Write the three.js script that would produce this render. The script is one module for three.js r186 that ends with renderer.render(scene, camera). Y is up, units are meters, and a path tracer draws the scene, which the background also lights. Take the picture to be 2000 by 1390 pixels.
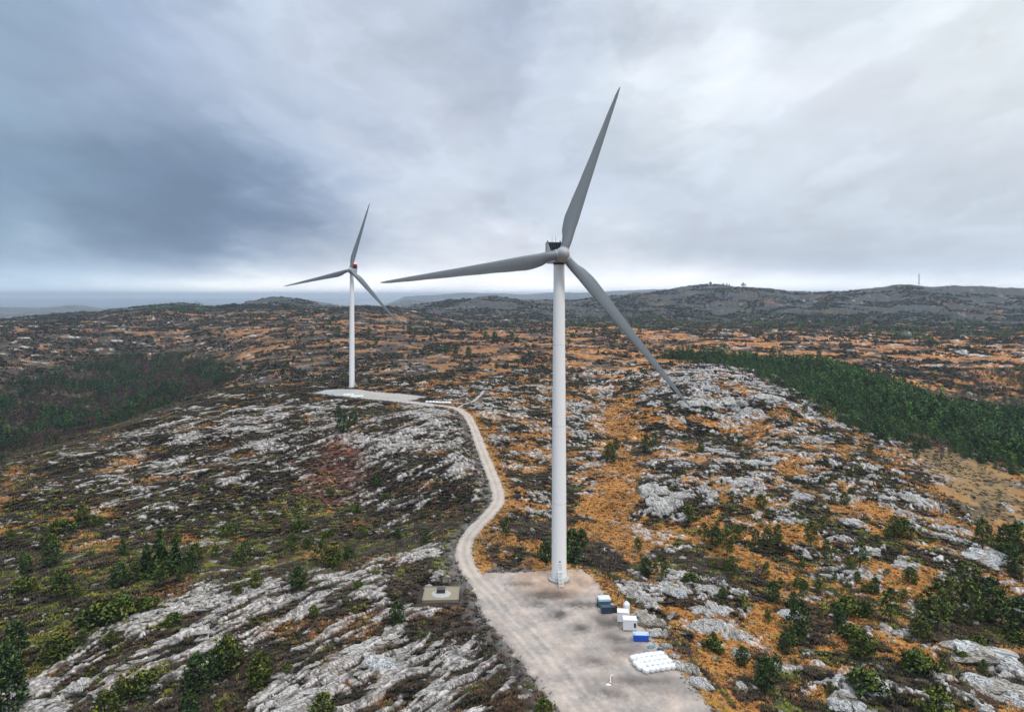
import * as THREE from 'three';
import { mergeGeometries, mergeVertices, toCreasedNormals } from 'three/addons/utils/BufferGeometryUtils.js';
import { RoundedBoxGeometry } from 'three/addons/geometries/RoundedBoxGeometry.js';

// ---------------------------------------------------------------- camera, sky, sun, exposure
const F = 1333, CAM_H = 81, HORIZON = 577;            // focal length in photo pixels, metres above the near pad, horizon row
const scene = new THREE.Scene();
const camera = new THREE.PerspectiveCamera(2 * Math.atan(695 / F) * 180 / Math.PI, 2000 / 1390, 1, 90000);
camera.position.set(0, CAM_H, 0);
camera.lookAt(0, CAM_H, -100);
camera.setViewOffset(2000, 1390, 0, 695 - HORIZON, 2000, 1390);   // shift lens: towers stay upright
camera.updateProjectionMatrix();
const renderer = new THREE.WebGLRenderer({ antialias: true });
renderer.toneMapping = THREE.LinearToneMapping;
renderer.toneMappingExposure = 1.2;
renderer.shadowMap.enabled = true;
scene.fog = new THREE.FogExp2(new THREE.Color(0.70, 0.84, 1.0), 0.000075);
const sun = new THREE.DirectionalLight(new THREE.Color(1.0, 0.93, 0.83), 1.5);
sun.position.set(300, 820, 160);
sun.target.position.set(0, 0, -300);
sun.castShadow = true;
sun.shadow.radius = 24;
sun.shadow.mapSize.set(2048, 2048);
Object.assign(sun.shadow.camera, { left: -700, right: 700, top: 700, bottom: -700, near: 10, far: 2500 });
scene.add(sun, sun.target);

// ---------------------------------------------------------------- random numbers and noise
function rng(seed) {
  let a = seed >>> 0;
  return () => { a = (a + 0x6d2b79f5) | 0; let t = Math.imul(a ^ (a >>> 15), 1 | a); t = (t + Math.imul(t ^ (t >>> 7), 61 | t)) ^ t; return ((t ^ (t >>> 14)) >>> 0) / 4294967296; };
}
const PERM = new Uint16Array(2048), GX = new Float32Array(1024), GY = new Float32Array(1024);
{
  const r = rng(77), p = Array.from({ length: 1024 }, (_, i) => i);
  for (let i = 1023; i > 0; i--) { const j = Math.floor(r() * (i + 1)); [p[i], p[j]] = [p[j], p[i]]; }
  for (let i = 0; i < 2048; i++) PERM[i] = p[i & 1023];
  for (let i = 0; i < 1024; i++) { const a = r() * 6.28318; GX[i] = Math.cos(a); GY[i] = Math.sin(a); }
}
function noise(x, y) {
  const xf = Math.floor(x), yf = Math.floor(y), u = x - xf, v = y - yf, xi = xf & 1023, yi = yf & 1023;
  const s = u * u * u * (u * (u * 6 - 15) + 10), t = v * v * v * (v * (v * 6 - 15) + 10);
  const x1 = (xi + 1) & 1023, y1 = (yi + 1) & 1023;
  const a = PERM[PERM[xi] + yi], b = PERM[PERM[x1] + yi], c = PERM[PERM[xi] + y1], d = PERM[PERM[x1] + y1];
  const na = GX[a] * u + GY[a] * v, nb = GX[b] * (u - 1) + GY[b] * v, nc = GX[c] * u + GY[c] * (v - 1), nd = GX[d] * (u - 1) + GY[d] * (v - 1);
  return (na + s * (nb - na) + t * (nc + s * (nd - nc) - na - s * (nb - na))) * 1.5;
}
function fbm(x, y, n, gain = 0.5) {
  let a = 1, s = 0, w = 0;
  for (let i = 0; i < n; i++) { s += a * noise(x, y); w += a * a; a *= gain; x = x * 2.03 + 17.3; y = y * 2.03 - 9.1; }
  return s / Math.sqrt(w);                              // spread about 0.36 whatever the number of octaves
}
function tiled(x, y, p) {                              // noise that repeats after p cells (p a power of two)
  const xf = Math.floor(x), yf = Math.floor(y), u = x - xf, v = y - yf, k = p - 1, xi = xf & k, yi = yf & k, x1 = (xi + 1) & k, y1 = (yi + 1) & k;
  const s = u * u * u * (u * (u * 6 - 15) + 10), t = v * v * v * (v * (v * 6 - 15) + 10), a = PERM[PERM[xi] + yi + p], b = PERM[PERM[x1] + yi + p], c = PERM[PERM[xi] + y1 + p], d = PERM[PERM[x1] + y1 + p];
  const na = GX[a] * u + GY[a] * v, nb = GX[b] * (u - 1) + GY[b] * v, nc = GX[c] * u + GY[c] * (v - 1), nd = GX[d] * (u - 1) + GY[d] * (v - 1);
  return (na + s * (nb - na) + t * (nc + s * (nd - nc) - na - s * (nb - na))) * 1.5;
}
function tfbm(u, v, p, n, gain = 0.6) { let a = 1, s = 0, w = 0; for (let i = 0; i < n; i++) { s += a * tiled(u * p, v * p, p); w += a * a; a *= gain; p *= 2; } return s / Math.sqrt(w); }
const clamp = (x, a, b) => (x < a ? a : x > b ? b : x);
const lerp = (a, b, t) => a + (b - a) * t;
const sstep = (a, b, x) => { const t = clamp((x - a) / (b - a), 0, 1); return t * t * (3 - 2 * t); };
const cdf = (n) => 1 / (1 + Math.exp(-4.6 * n));        // noise to an even spread over 0..1

// ---------------------------------------------------------------- the overcast sky
{
  // brightness and tint of the cloud deck at bearings and heights, read as sRGB; between them it is smoothed and broken up by noise
  const cols = [-1400, 50, 300, 500, 650, 800, 1000, 1150, 1350, 1600, 1900, 3400];
  const rowsY = [-900, 50, 150, 300, 400, 480, 520, 556, 577];
  const C = [
    '95b0c6 95b0c6 95b0c8 a5bad0 aabed2 b0c3d4 b4c6d6 bccedc c6d6e2 ccdae6 d0dee8 d0dee8',
    '8ca5bd 8ca4bd 98acc8 b6c8da b6c6d8 b0c0d0 9cadc4 b4c4d6 cad8e4 ccdce6 d6e4ea d0dee8',
    '8ca5bc 8ca5bd a0b4cd b6c8dc b8c6d8 b4c2d4 b0c0d2 cadae6 dce8ef d4dee9 d6e2ea d0dee8',
    '7f99b2 7891aa 728aa4 7d94b0 a3b7ce bfcddc b6c6d6 b4c4d4 c6d6e2 cad9e5 c2d0dc ccdae4',
    '7f99b0 7a94ab 6a8098 6c829d 93a7c0 c0cedc bac9d9 bccbda bfcddc c6d5e2 bccbd8 c6d4de',
    '8aa4b9 86a0b7 7389a4 788da8 a4b6ca c8d6e4 cdd7e3 c0ced9 bac9d7 bac8d6 bccad7 c4d2dc',
    '98b2c6 98b1c5 8ba2ba 9ab0c6 bccad8 d4deE6 dce5ec d0dae2 ccd6e0 a6b6c6 b2c2d0 c4d2dc',
    'a2bccc a4bdce c2d0d8 e8ede8 e0e6ea e2e8ee e8eef2 e2e9ef e0e7ee dce5ec d6e0e6 ccd8e0',
    'a8c0d0 aac2d2 c0d0da d4dee4 d6dfe6 dae2ea e0e8ee e0e8ee dce5ec dae4ea d4dee4 ccd8e0',
  ].map((row) => row.split(' ').map((h) => { const c = new THREE.Color('#' + h.toLowerCase()); return [c.r, c.g, c.b]; }));
  const find = (list, x) => { let i = 0; while (i < list.length - 2 && x > list[i + 1]) i++; return [i, clamp((x - list[i]) / (list[i + 1] - list[i]), 0, 1)]; };
  // the readings on a fine grid, blurred: much overhead, little near the bright streak at the horizon
  const GX0 = -1400, GS = 20, GN = 241, GY0 = -900, GT = 7, GM = 212, raw = new Float32Array(GN * GM * 3), mid = new Float32Array(GN * GM * 3), grid = new Float32Array(GN * GM * 3);
  for (let y = 0; y < GM; y++) for (let x = 0; x < GN; x++) {
    const [i, u] = find(cols, GX0 + x * GS), [j, v] = find(rowsY, Math.min(GY0 + y * GT, 577));
    for (let c = 0; c < 3; c++) raw[(y * GN + x) * 3 + c] = lerp(lerp(C[j][i][c], C[j][i + 1][c], u), lerp(C[j + 1][i][c], C[j + 1][i + 1][c], u), v);
  }
  const blur = (from, to, step, n, at, sigma) => {
    for (let y = 0; y < GM; y++) for (let x = 0; x < GN; x++) {
      const sg = sigma(y), R = Math.ceil(sg * 2.5), p = at(x, y); let w = 0; const s = [0, 0, 0];
      for (let k = -R; k <= R; k++) { const q = clamp(p + k, 0, n - 1), e = Math.exp(-k * k / (2 * sg * sg)), o = ((y * GN + x) + (q - p) * step) * 3; w += e; for (let c = 0; c < 3; c++) s[c] += e * from[o + c]; }
      for (let c = 0; c < 3; c++) to[(y * GN + x) * 3 + c] = s[c] / w;
    }
  };
  blur(raw, mid, 1, GN, (x) => x, () => 2.3);
  blur(mid, grid, GN, GM, (x, y) => y, (y) => clamp(0.6 + (577 - GY0 - y * GT) * 0.016, 0.6, 6.5));
  const sky3 = (px, py, out) => {
    const fx = clamp((px - GX0) / GS, 0, GN - 1.001), fy = clamp((py - GY0) / GT, 0, GM - 1.001), x = Math.floor(fx), y = Math.floor(fy), u = fx - x, v = fy - y, o = (y * GN + x) * 3;
    for (let c = 0; c < 3; c++) out[c] = lerp(lerp(grid[o + c], grid[o + 3 + c], u), lerp(grid[o + GN * 3 + c], grid[o + GN * 3 + 3 + c], u), v);
    return out;
  };
  const W = 3072, H = 1536, data = new Float32Array(W * H * 4), c = [0, 0, 0];
  for (let row = 0; row < H; row++) {
    const el = ((row + 0.5) / H - 0.5) * Math.PI;
    for (let col = 0; col < W; col++) {
      const o = (row * W + col) * 4, az = ((col + 0.5) / W - 0.5) * 2 * Math.PI + Math.PI / 2;   // 0 straight ahead, + to the right
      let a = az > Math.PI ? az - 2 * Math.PI : az;
      // the dark cloud on the left goes on round behind; the bright deck ends some way to the right
      const fold = a < -1.05 ? -1.05 : a, round = sstep(1.15, 2.2, a);
      const e = Math.max(el, 0);
      // cloud texture on a flat deck above, stretched towards the horizon
      const k = 1 / (Math.sin(e) + 0.10), dx = Math.sin(a) * Math.cos(e) * k, dz = Math.cos(a) * Math.cos(e) * k;
      const n1 = fbm(dx * 1.1 + 3.1, dz * 1.1 + 8.2, 6, 0.55), n2 = fbm(dx * 2.6 - 5, dz * 2.6 + 1, 5, 0.55), wx = fbm(Math.sin(a) * 6 + n1 * 0.3, e * 11 + Math.cos(a) * 6, 6, 0.58), wy = fbm(Math.sin(a) * 6 + 40, Math.cos(a) * 6 + e * 13 + 7 + n1 * 0.2, 6, 0.58);
      const soft = sstep(0.0, 0.1, e);
      const px = 1000 + F * lerp(clamp(Math.tan(clamp(fold, -1.05, 1.05)), -1.8, 1.8), -1.8, round) + wx * 95 * soft, py = HORIZON - F * Math.tan(Math.min(e, 1.1)) / Math.max(Math.cos(clamp(a, -0.7, 0.7)), 0.3) + wy * 55 * soft;
      sky3(px, Math.max(py, -900), c);
      const billow = sstep(-0.16, 0.2, fbm(Math.sin(a) * 4.2 + wx * 0.12 + 2, e * 8 + Math.cos(a) * 4.2, 7, 0.6));
      const puff = (1 + (n1 * 0.05 + n2 * 0.03 + wy * 0.05 + 0.075 * fbm(Math.sin(a) * 8 + 5 + wx * 0.25, e * 10.5 + Math.cos(a) * 8, 6, 0.55)) * (0.3 + 0.7 * soft)) * lerp(1.5 + 0.22 * wx, 0.98, sstep(0.004, 0.06, e)) * (1 + 0.075 * (billow - 0.5) * soft * lerp(0.45, 1, sstep(250, 800, px)));
      const zen = 1 + 1.75 * sstep(0.34, 1.25, el);      // overcast decks are brighter overhead
      const grey = (c[0] + c[1] + c[2]) / 3, wash = 0.6 * sstep(0.3, 1.1, el);   // and less blue
      for (let q = 0; q < 3; q++) data[o + q] = lerp(c[q], grey, wash) * puff * zen * (q === 2 ? 0.975 : q === 0 ? 1.045 : 0.985);
      data[o + 3] = 1;
    }
  }
  const sky = new THREE.DataTexture(data, W, H, THREE.RGBAFormat, THREE.FloatType);
  sky.mapping = THREE.EquirectangularReflectionMapping;
  sky.magFilter = sky.minFilter = THREE.LinearFilter;
  sky.needsUpdate = true;
  scene.background = sky;
  scene.environment = sky;
}

// ---------------------------------------------------------------- bookkeeping
const counts = {};
function numbered(name) { const n = counts[name] ?? 0; counts[name] = n + 1; return n ? name + '_' + String(n).padStart(3, '0') : name; }
function tag(o, label, category, group, kind) {
  if (label) o.userData.label = label;
  if (category) o.userData.category = category;
  if (group) o.userData.group = group;
  if (kind) o.userData.kind = kind;
  return o;
}
function shade(o) { o.castShadow = o.receiveShadow = true; return o; }
function part(name, geometry, material, parent) { const m = shade(new THREE.Mesh(geometry, material)); m.name = name; parent.add(m); return m; }
function thing(name, [x, y, z], turn = 0) { const g = new THREE.Group(); g.name = numbered(name); g.position.set(x, y, z); g.rotation.y = turn; scene.add(g); return g; }
function clear(g) { const r = g.index ? g.toNonIndexed() : g; return r; }
function join(list) { return mergeGeometries(list.map((g) => { const r = clear(g); for (const k of Object.keys(r.attributes)) if (!['position', 'normal', 'uv'].includes(k)) r.deleteAttribute(k); return r; })); }
const box = (w, h, d, x = 0, y = 0, z = 0, r = 0.04) => new RoundedBoxGeometry(w, h, d, 2, Math.min(r, w / 3, h / 3, d / 3)).translate(x, y, z);
function rod(a, b, r, n = 8) {
  const A = new THREE.Vector3(...a), B = new THREE.Vector3(...b), d = B.clone().sub(A), g = new THREE.CylinderGeometry(r, r, d.length(), n);
  g.applyQuaternion(new THREE.Quaternion().setFromUnitVectors(new THREE.Vector3(0, 1, 0), d.clone().normalize()));
  return g.translate(...A.add(B).multiplyScalar(0.5).toArray());
}
const rgb = (r, g, b) => new THREE.Color().setRGB(r, g, b);
function std(r, g, b, roughness = 0.9, more = {}) { return new THREE.MeshStandardMaterial({ color: rgb(r, g, b), roughness, ...more }); }
function texture(w, h, fill, srgb = false) {
  const d = new Uint8Array(w * h * 4), c = [0, 0, 0];
  for (let y = 0; y < h; y++) for (let x = 0; x < w; x++) { fill(x, y, c); const o = (y * w + x) * 4; d[o] = clamp(c[0], 0, 1) * 255; d[o + 1] = clamp(c[1], 0, 1) * 255; d[o + 2] = clamp(c[2], 0, 1) * 255; d[o + 3] = 255; }
  const t = new THREE.DataTexture(d, w, h, THREE.RGBAFormat);
  t.wrapS = t.wrapT = THREE.RepeatWrapping; t.magFilter = t.minFilter = THREE.LinearFilter; t.needsUpdate = true;
  if (srgb) t.colorSpace = THREE.SRGBColorSpace;
  return t;
}

// ---------------------------------------------------------------- terrain: heights
// survey points: a direction and a height on the ground give a place, [column, row, height]; the surface is a thin plate through them
const place = (px, py, h) => { const d = F * (CAM_H - h) / (py - HORIZON); return [(px - 1000) / F * d, h, -d]; };
const SURVEY = [
  // pads, road, near ground
  [1092, 1130, 0], [1000, 1180, 0], [1200, 1250, 0], [1250, 1390, 0], [1100, 1390, 0], [925, 1130, 0], [905, 1090, -0.5], [915, 1050, -0.8], [950, 1010, -0.8], [978, 970, -0.3], [968, 935, 0.6], [945, 880, 2.5], [920, 820, 6], [890, 797, 7.5],
  [687, 757, 8.4], [620, 768, 8.4], [830, 780, 8.2], [560, 775, 6],
  // left of the road
  [450, 850, 3], [600, 810, 6], [770, 850, 5.5], [840, 900, 3], [650, 940, -4.5], [800, 1000, -7], [560, 1000, -7], [400, 930, -3], [250, 890, -3], [850, 1090, -1.5], [620, 1180, -1], [760, 1130, -0.6], [450, 1160, -4], [200, 1250, -6], [50, 1150, -10], [300, 1080, -9], [100, 1000, -8], [480, 1080, -8], [620, 1060, -8], [850, 1300, -2.5], [700, 1390, -3], [400, 1390, -6], [100, 1390, -9], [940, 1390, -2],
  // the edge of the left hill, the valley behind it and the far side
  [100, 885, -5], [250, 832, -3], [400, 772, 2], [500, 742, 6],
  [60, 840, -30], [200, 780, -26], [330, 735, -18], [100, 770, -20], [100, 700, 0], [250, 690, -2], [350, 680, 2], [430, 690, 5], [100, 645, 24], [300, 650, 18], [450, 650, 22], [560, 690, 13],
  // middle distance
  [680, 640, 30], [850, 640, 24], [850, 700, 14], [680, 700, 14], [800, 745, 9.5], [960, 760, 8], [1050, 700, 13], [1000, 640, 24], [1150, 640, 24], [1250, 660, 18],
  // right of the road
  [1215, 1000, -6], [1210, 870, -3], [1210, 780, 2], [1120, 800, 3], [1040, 880, 0], [1050, 1000, -4], [1090, 1060, -4], [1400, 745, 15], [1500, 770, 11], [1340, 770, 12], [1400, 835, -1], [1300, 955, 0], [1300, 1010, -5], [1600, 900, -3], [1500, 850, 0], [1750, 950, -6], [1880, 905, -15], [1930, 1000, -13], [1500, 1100, -6], [1900, 1100, -10], [1800, 1300, -8], [1450, 1300, -5], [1420, 1390, -3], [2000, 1390, -9], [1280, 1150, -2], [1400, 1200, -3], [1650, 1050, -6],
  // right valley and plain
  [1900, 830, -16], [1800, 810, -12], [1700, 790, -6], [1600, 765, 0], [1700, 715, 5], [1300, 695, 12], [1450, 705, 10], [1950, 760, -6], [1900, 700, 8], [1600, 645, 20], [1900, 660, 15], [1350, 650, 20],
];
const SURVEY_FAR = [  // [column, row on the skyline or slope, distance]
  [0, 630, 1500], [100, 630, 1500], [200, 617, 1650], [300, 608, 1700], [420, 606, 1700], [560, 606, 1650], [680, 606, 1600], [780, 605, 1600],
  [270, 602, 2500], [340, 593, 2600], [400, 598, 2600], [450, 608, 2500], [500, 589, 2500], [560, 585, 2500], [640, 600, 2400], [720, 605, 2200],
  [800, 600, 2400], [850, 593, 2400], [950, 582, 2500], [1000, 585, 2600], [1060, 588, 2700], [1150, 583, 2700], [1250, 575, 2700], [1320, 565, 2700], [1390, 559, 2700], [1450, 563, 2700], [1530, 568, 2700], [1640, 570, 2700], [1700, 562, 2700], [1800, 558, 2700], [1900, 559, 2700], [2000, 564, 2700], [2200, 566, 2700], [2600, 570, 2700],
  [900, 622, 1800], [1050, 630, 1750], [1200, 630, 1750], [1400, 632, 1700], [1600, 634, 1600], [1800, 640, 1500], [2000, 640, 1500],
  [1100, 605, 2300], [1400, 597, 2250], [1700, 600, 2200], [2000, 600, 2200],
];
const pts = SURVEY.map((s) => place(...s));
for (const [px, py, d] of SURVEY_FAR) pts.push([(px - 1000) / F * d, CAM_H - (py - HORIZON) / F * d, -d]);
for (const a of [-145, -90, -60, 60, 90, 145, 180]) for (const [r, h] of [[60, -4], [250, -10], [900, 5], [2400, a > 0 ? 60 : 20]]) pts.push([Math.sin(a * Math.PI / 180) * r, h, -Math.cos(a * Math.PI / 180) * r]);
for (const a of [-35, -20, 0, 20, 35]) pts.push([Math.sin(a * Math.PI / 180) * 50, -3, -Math.cos(a * Math.PI / 180) * 50]);
for (let a = -180; a < 180; a += 15) for (const r of [3900, 9000]) pts.push([Math.sin(a * Math.PI / 180) * r, r < 5000 ? (a > 5 && a < 60 ? 30 : -75) : -110, -Math.cos(a * Math.PI / 180) * r]);
pts.push([0, -2, -12]);
const uOf = (x, z) => Math.atan2(x, -z) * 2.2, vOf = (x, z) => Math.log(Math.hypot(x, z) + 1);
const BU = 640, BV = 300, V0 = Math.log(6), V1 = Math.log(16000), baseGrid = new Float32Array((BU + 1) * (BV + 1));
{
  const n = pts.length, N = n + 3, A = [], kern = (d2) => (d2 > 1e-12 ? 0.5 * d2 * Math.log(d2) : 0);
  const P = pts.map((p) => [uOf(p[0], p[2]), vOf(p[0], p[2]), p[1]]);
  for (let i = 0; i < n; i++) {
    const row = new Float64Array(N + 1);
    for (let j = 0; j < n; j++) row[j] = kern((P[i][0] - P[j][0]) ** 2 + (P[i][1] - P[j][1]) ** 2);
    row[i] += 0.0006; row[n] = 1; row[n + 1] = P[i][0]; row[n + 2] = P[i][1]; row[N] = P[i][2]; A.push(row);
  }
  for (let k = 0; k < 3; k++) { const row = new Float64Array(N + 1); for (let j = 0; j < n; j++) row[j] = k ? P[j][k - 1] : 1; A.push(row); }
  for (let c = 0; c < N; c++) {
    let p = c; for (let r = c + 1; r < N; r++) if (Math.abs(A[r][c]) > Math.abs(A[p][c])) p = r;
    [A[c], A[p]] = [A[p], A[c]];
    for (let r = c + 1; r < N; r++) { const f = A[r][c] / A[c][c]; if (f) for (let q = c; q <= N; q++) A[r][q] -= f * A[c][q]; }
  }
  const w = new Float64Array(N);
  for (let r = N - 1; r >= 0; r--) { let s = A[r][N]; for (let q = r + 1; q < N; q++) s -= A[r][q] * w[q]; w[r] = s / A[r][r]; }
  for (let j = 0; j <= BV; j++) for (let i = 0; i <= BU; i++) {
    const u = (i / BU * 2 - 1) * Math.PI * 2.2, v = Math.log(Math.exp(lerp(V0, V1, j / BV)) + 1);
    let s = w[n] + w[n + 1] * u + w[n + 2] * v;
    for (let q = 0; q < n; q++) { const d2 = (u - P[q][0]) ** 2 + (v - P[q][1]) ** 2; if (d2 > 1e-12) s += w[q] * 0.5 * d2 * Math.log(d2); }
    baseGrid[j * (BU + 1) + i] = clamp(s, -110, 140);
  }
}
function baseHeight(x, z) {
  const r = Math.max(Math.hypot(x, z), 6.01), fu = (Math.atan2(x, -z) / Math.PI + 1) / 2 * BU, fv = clamp((Math.log(r) - V0) / (V1 - V0) * BV, 0, BV - 0.001);
  const i = Math.min(Math.floor(fu), BU - 1), j = Math.floor(fv), a = fu - i, b = fv - j, o = j * (BU + 1) + i;
  return lerp(lerp(baseGrid[o], baseGrid[o + 1], a), lerp(baseGrid[o + BU + 1], baseGrid[o + BU + 2], a), b);
}

// road, pads: where the ground is levelled
const ROAD = [[836, 790, 8.3], [860, 792, 8], [890, 797, 7.4], [909, 808, 6.6], [920, 824, 5.8], [932, 852, 4.2], [946, 890, 2.2], [960, 925, 0.9], [972, 958, 0], [972, 980, -0.4], [955, 1003, -0.7], [930, 1028, -0.7], [912, 1053, -0.6], [906, 1080, -0.4], [914, 1106, -0.1], [930, 1130, 0], [960, 1160, 0]].map((p) => place(...p));
const SPUR = [[893, 797, 7.4], [905, 790, 7.6], [922, 784, 7.9], [936, 773, 8.2], [945, 762, 8.6]].map((p) => place(...p));
function curve(points, step) { const c = new THREE.CatmullRomCurve3(points.map((p) => new THREE.Vector3(...p)), false, 'centripetal'); return c.getSpacedPoints(Math.ceil(c.getLength() / step)); }
const roadLine = curve(ROAD, 1.5), spurLine = curve(SPUR, 3);
const PAD = [[948, 1119], [1000, 1117], [1058, 1114], [1092, 1110], [1138, 1113], [1162, 1128], [1176, 1150], [1184, 1166], [1216, 1192], [1256, 1226], [1292, 1262], [1330, 1308], [1372, 1362], [1408, 1410], [1470, 1500], [1560, 1700], [1150, 1760], [1120, 1500], [1092, 1395], [1040, 1322], [990, 1256], [940, 1196], [928, 1165], [922, 1130]].map(([x, y]) => place(x, y, 0));
const FAR_PAD = [[611, 767], [636, 761], [668, 759.5], [700, 760], [733, 765], [790, 769.5], [832, 774], [798, 782], [846, 788], [848, 795], [780, 785], [708, 778], [659, 773]].map(([x, y]) => place(x, y, 8.4));
function inside(poly, x, z) { let c = false; for (let i = 0, j = poly.length - 1; i < poly.length; j = i++) { const a = poly[i], b = poly[j]; if ((a[2] > z) !== (b[2] > z) && x < (b[0] - a[0]) * (z - a[2]) / (b[2] - a[2]) + a[0]) c = !c; } return c; }
function segDist(ax, az, bx, bz, x, z) { const dx = bx - ax, dz = bz - az, t = clamp(((x - ax) * dx + (z - az) * dz) / (dx * dx + dz * dz), 0, 1); return [Math.hypot(x - ax - dx * t, z - az - dz * t), t]; }
function polyDist(poly, x, z) { let m = 1e9; for (let i = 0, j = poly.length - 1; i < poly.length; j = i++) { const [d] = segDist(poly[i][0], poly[i][2], poly[j][0], poly[j][2], x, z); if (d < m) m = d; } return inside(poly, x, z) ? -m : m; }
const boundsOf = (list, m) => { const xs = list.map((p) => p.x ?? p[0]), zs = list.map((p) => p.z ?? p[2]); return [Math.min(...xs) - m, Math.max(...xs) + m, Math.min(...zs) - m, Math.max(...zs) + m]; };
const within = (b, x, z) => x > b[0] && x < b[1] && z > b[2] && z < b[3];
const PAD_B = boundsOf(PAD, 16), FAR_B = boundsOf(FAR_PAD, 18), ROAD_B = boundsOf(roadLine, 18), SPUR_B = boundsOf(spurLine, 12);
function nearLine(line, x, z) {
  let best = [1e9, 0, 0], seg = 0;
  for (let i = 0; i < line.length - 1; i += 1) {
    const a = line[i], b = line[i + 1];
    if (Math.abs(a.x - x) > 22 || Math.abs(a.z - z) > 22) continue;
    const [d, t] = segDist(a.x, a.z, b.x, b.z, x, z);
    if (d < best[0]) { best = [d, lerp(a.y, b.y, t), ((b.x - a.x) * (z - a.z) - (b.z - a.z) * (x - a.x)) > 0 ? 1 : -1]; seg = i; }
  }
  return best;
}
const SLAB_AT = place(862, 1161, -0.8);
// works(): level ground near road and pads -> [share, height, metres outside the gravel edge, side]
const HALF = 2.9, none = [0, 0, 99, 0];
function works(x, z) {
  let w = 0, h = 0, out = 99, side = 0;
  if (within(PAD_B, x, z)) { const d = polyDist(PAD, x, z), k = sstep(9, 0.6, d); if (k > w) { w = k; h = -0.22; } if (d < out) { out = d; side = x > 8 + (z + 195) * 0.25 ? 1 : -1; } }
  if (within(FAR_B, x, z)) { const d = polyDist(FAR_PAD, x, z), k = sstep(13, 1, d); if (k > w) { w = k; h = 8.4 - 0.3; } if (d < out) { out = d; side = 0; } }
  if (within(ROAD_B, x, z)) {
    const [d0, y, s] = nearLine(roadLine, x, z), d = d0 - HALF, k = sstep(9, 0.5, d);
    if (k > 0) { h = w + k > 0 ? (h * w + (y - 0.28) * k) / (w + k) : 0; w = Math.max(w, k); }
    if (d < out) { out = d; side = -s; }
  }
  if (within(SPUR_B, x, z)) { const [d0, y] = nearLine(spurLine, x, z), d = d0 - 1, k = sstep(6, 0.5, d); if (k > w) { w = k; h = y - 0.25; } if (d < out) { out = d; side = 0; } }
  const sd = Math.max(Math.abs(x - SLAB_AT[0]), Math.abs(z - SLAB_AT[2])) - 5.2, k = sstep(5, 0.4, sd);
  if (k > w) { w = k; h = SLAB_AT[1] - 0.25; }
  return w > 0 || out < 20 ? [w, h, out, side] : none;
}
function relief(x, z, r) {
  const far = sstep(700, 2200, r);
  return fbm(x / 62, z / 62, 3) * 2.2 + fbm(x / 17 + 9, z / 17, 3) * 0.75 * (1 - far * 0.6) + far * fbm(x / 230, z / 230, 5, 0.6) * 11 + far * fbm(x / 75 + 3, z / 75, 3) * 3.5;
}
function height(x, z) {           // smooth ground without rock
  const r = Math.hypot(x, z), w = works(x, z);
  let h = baseHeight(x, z);
  if (r > 8) h += relief(x, z, r) * sstep(8, 60, r);
  return w[0] > 0 ? lerp(h, w[1], w[0]) : h;
}
// where a line of sight through a photo pixel meets the smooth ground
function ground(px, py) {
  const dx = (px - 1000) / F, dy = -(py - HORIZON) / F;
  let d = 40, last = 40;
  while (d < 6000) {
    const y = CAM_H + dy * d;
    if (y < height(dx * d, -d)) {
      let a = last, b = d;
      for (let i = 0; i < 14; i++) { const m = (a + b) / 2; if (CAM_H + dy * m < height(dx * m, -m)) b = m; else a = m; }
      return [dx * b, height(dx * b, -b), -b];
    }
    last = d; d *= 1.006;
  }
  return [dx * d, height(dx * d, -d), -d];
}

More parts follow.
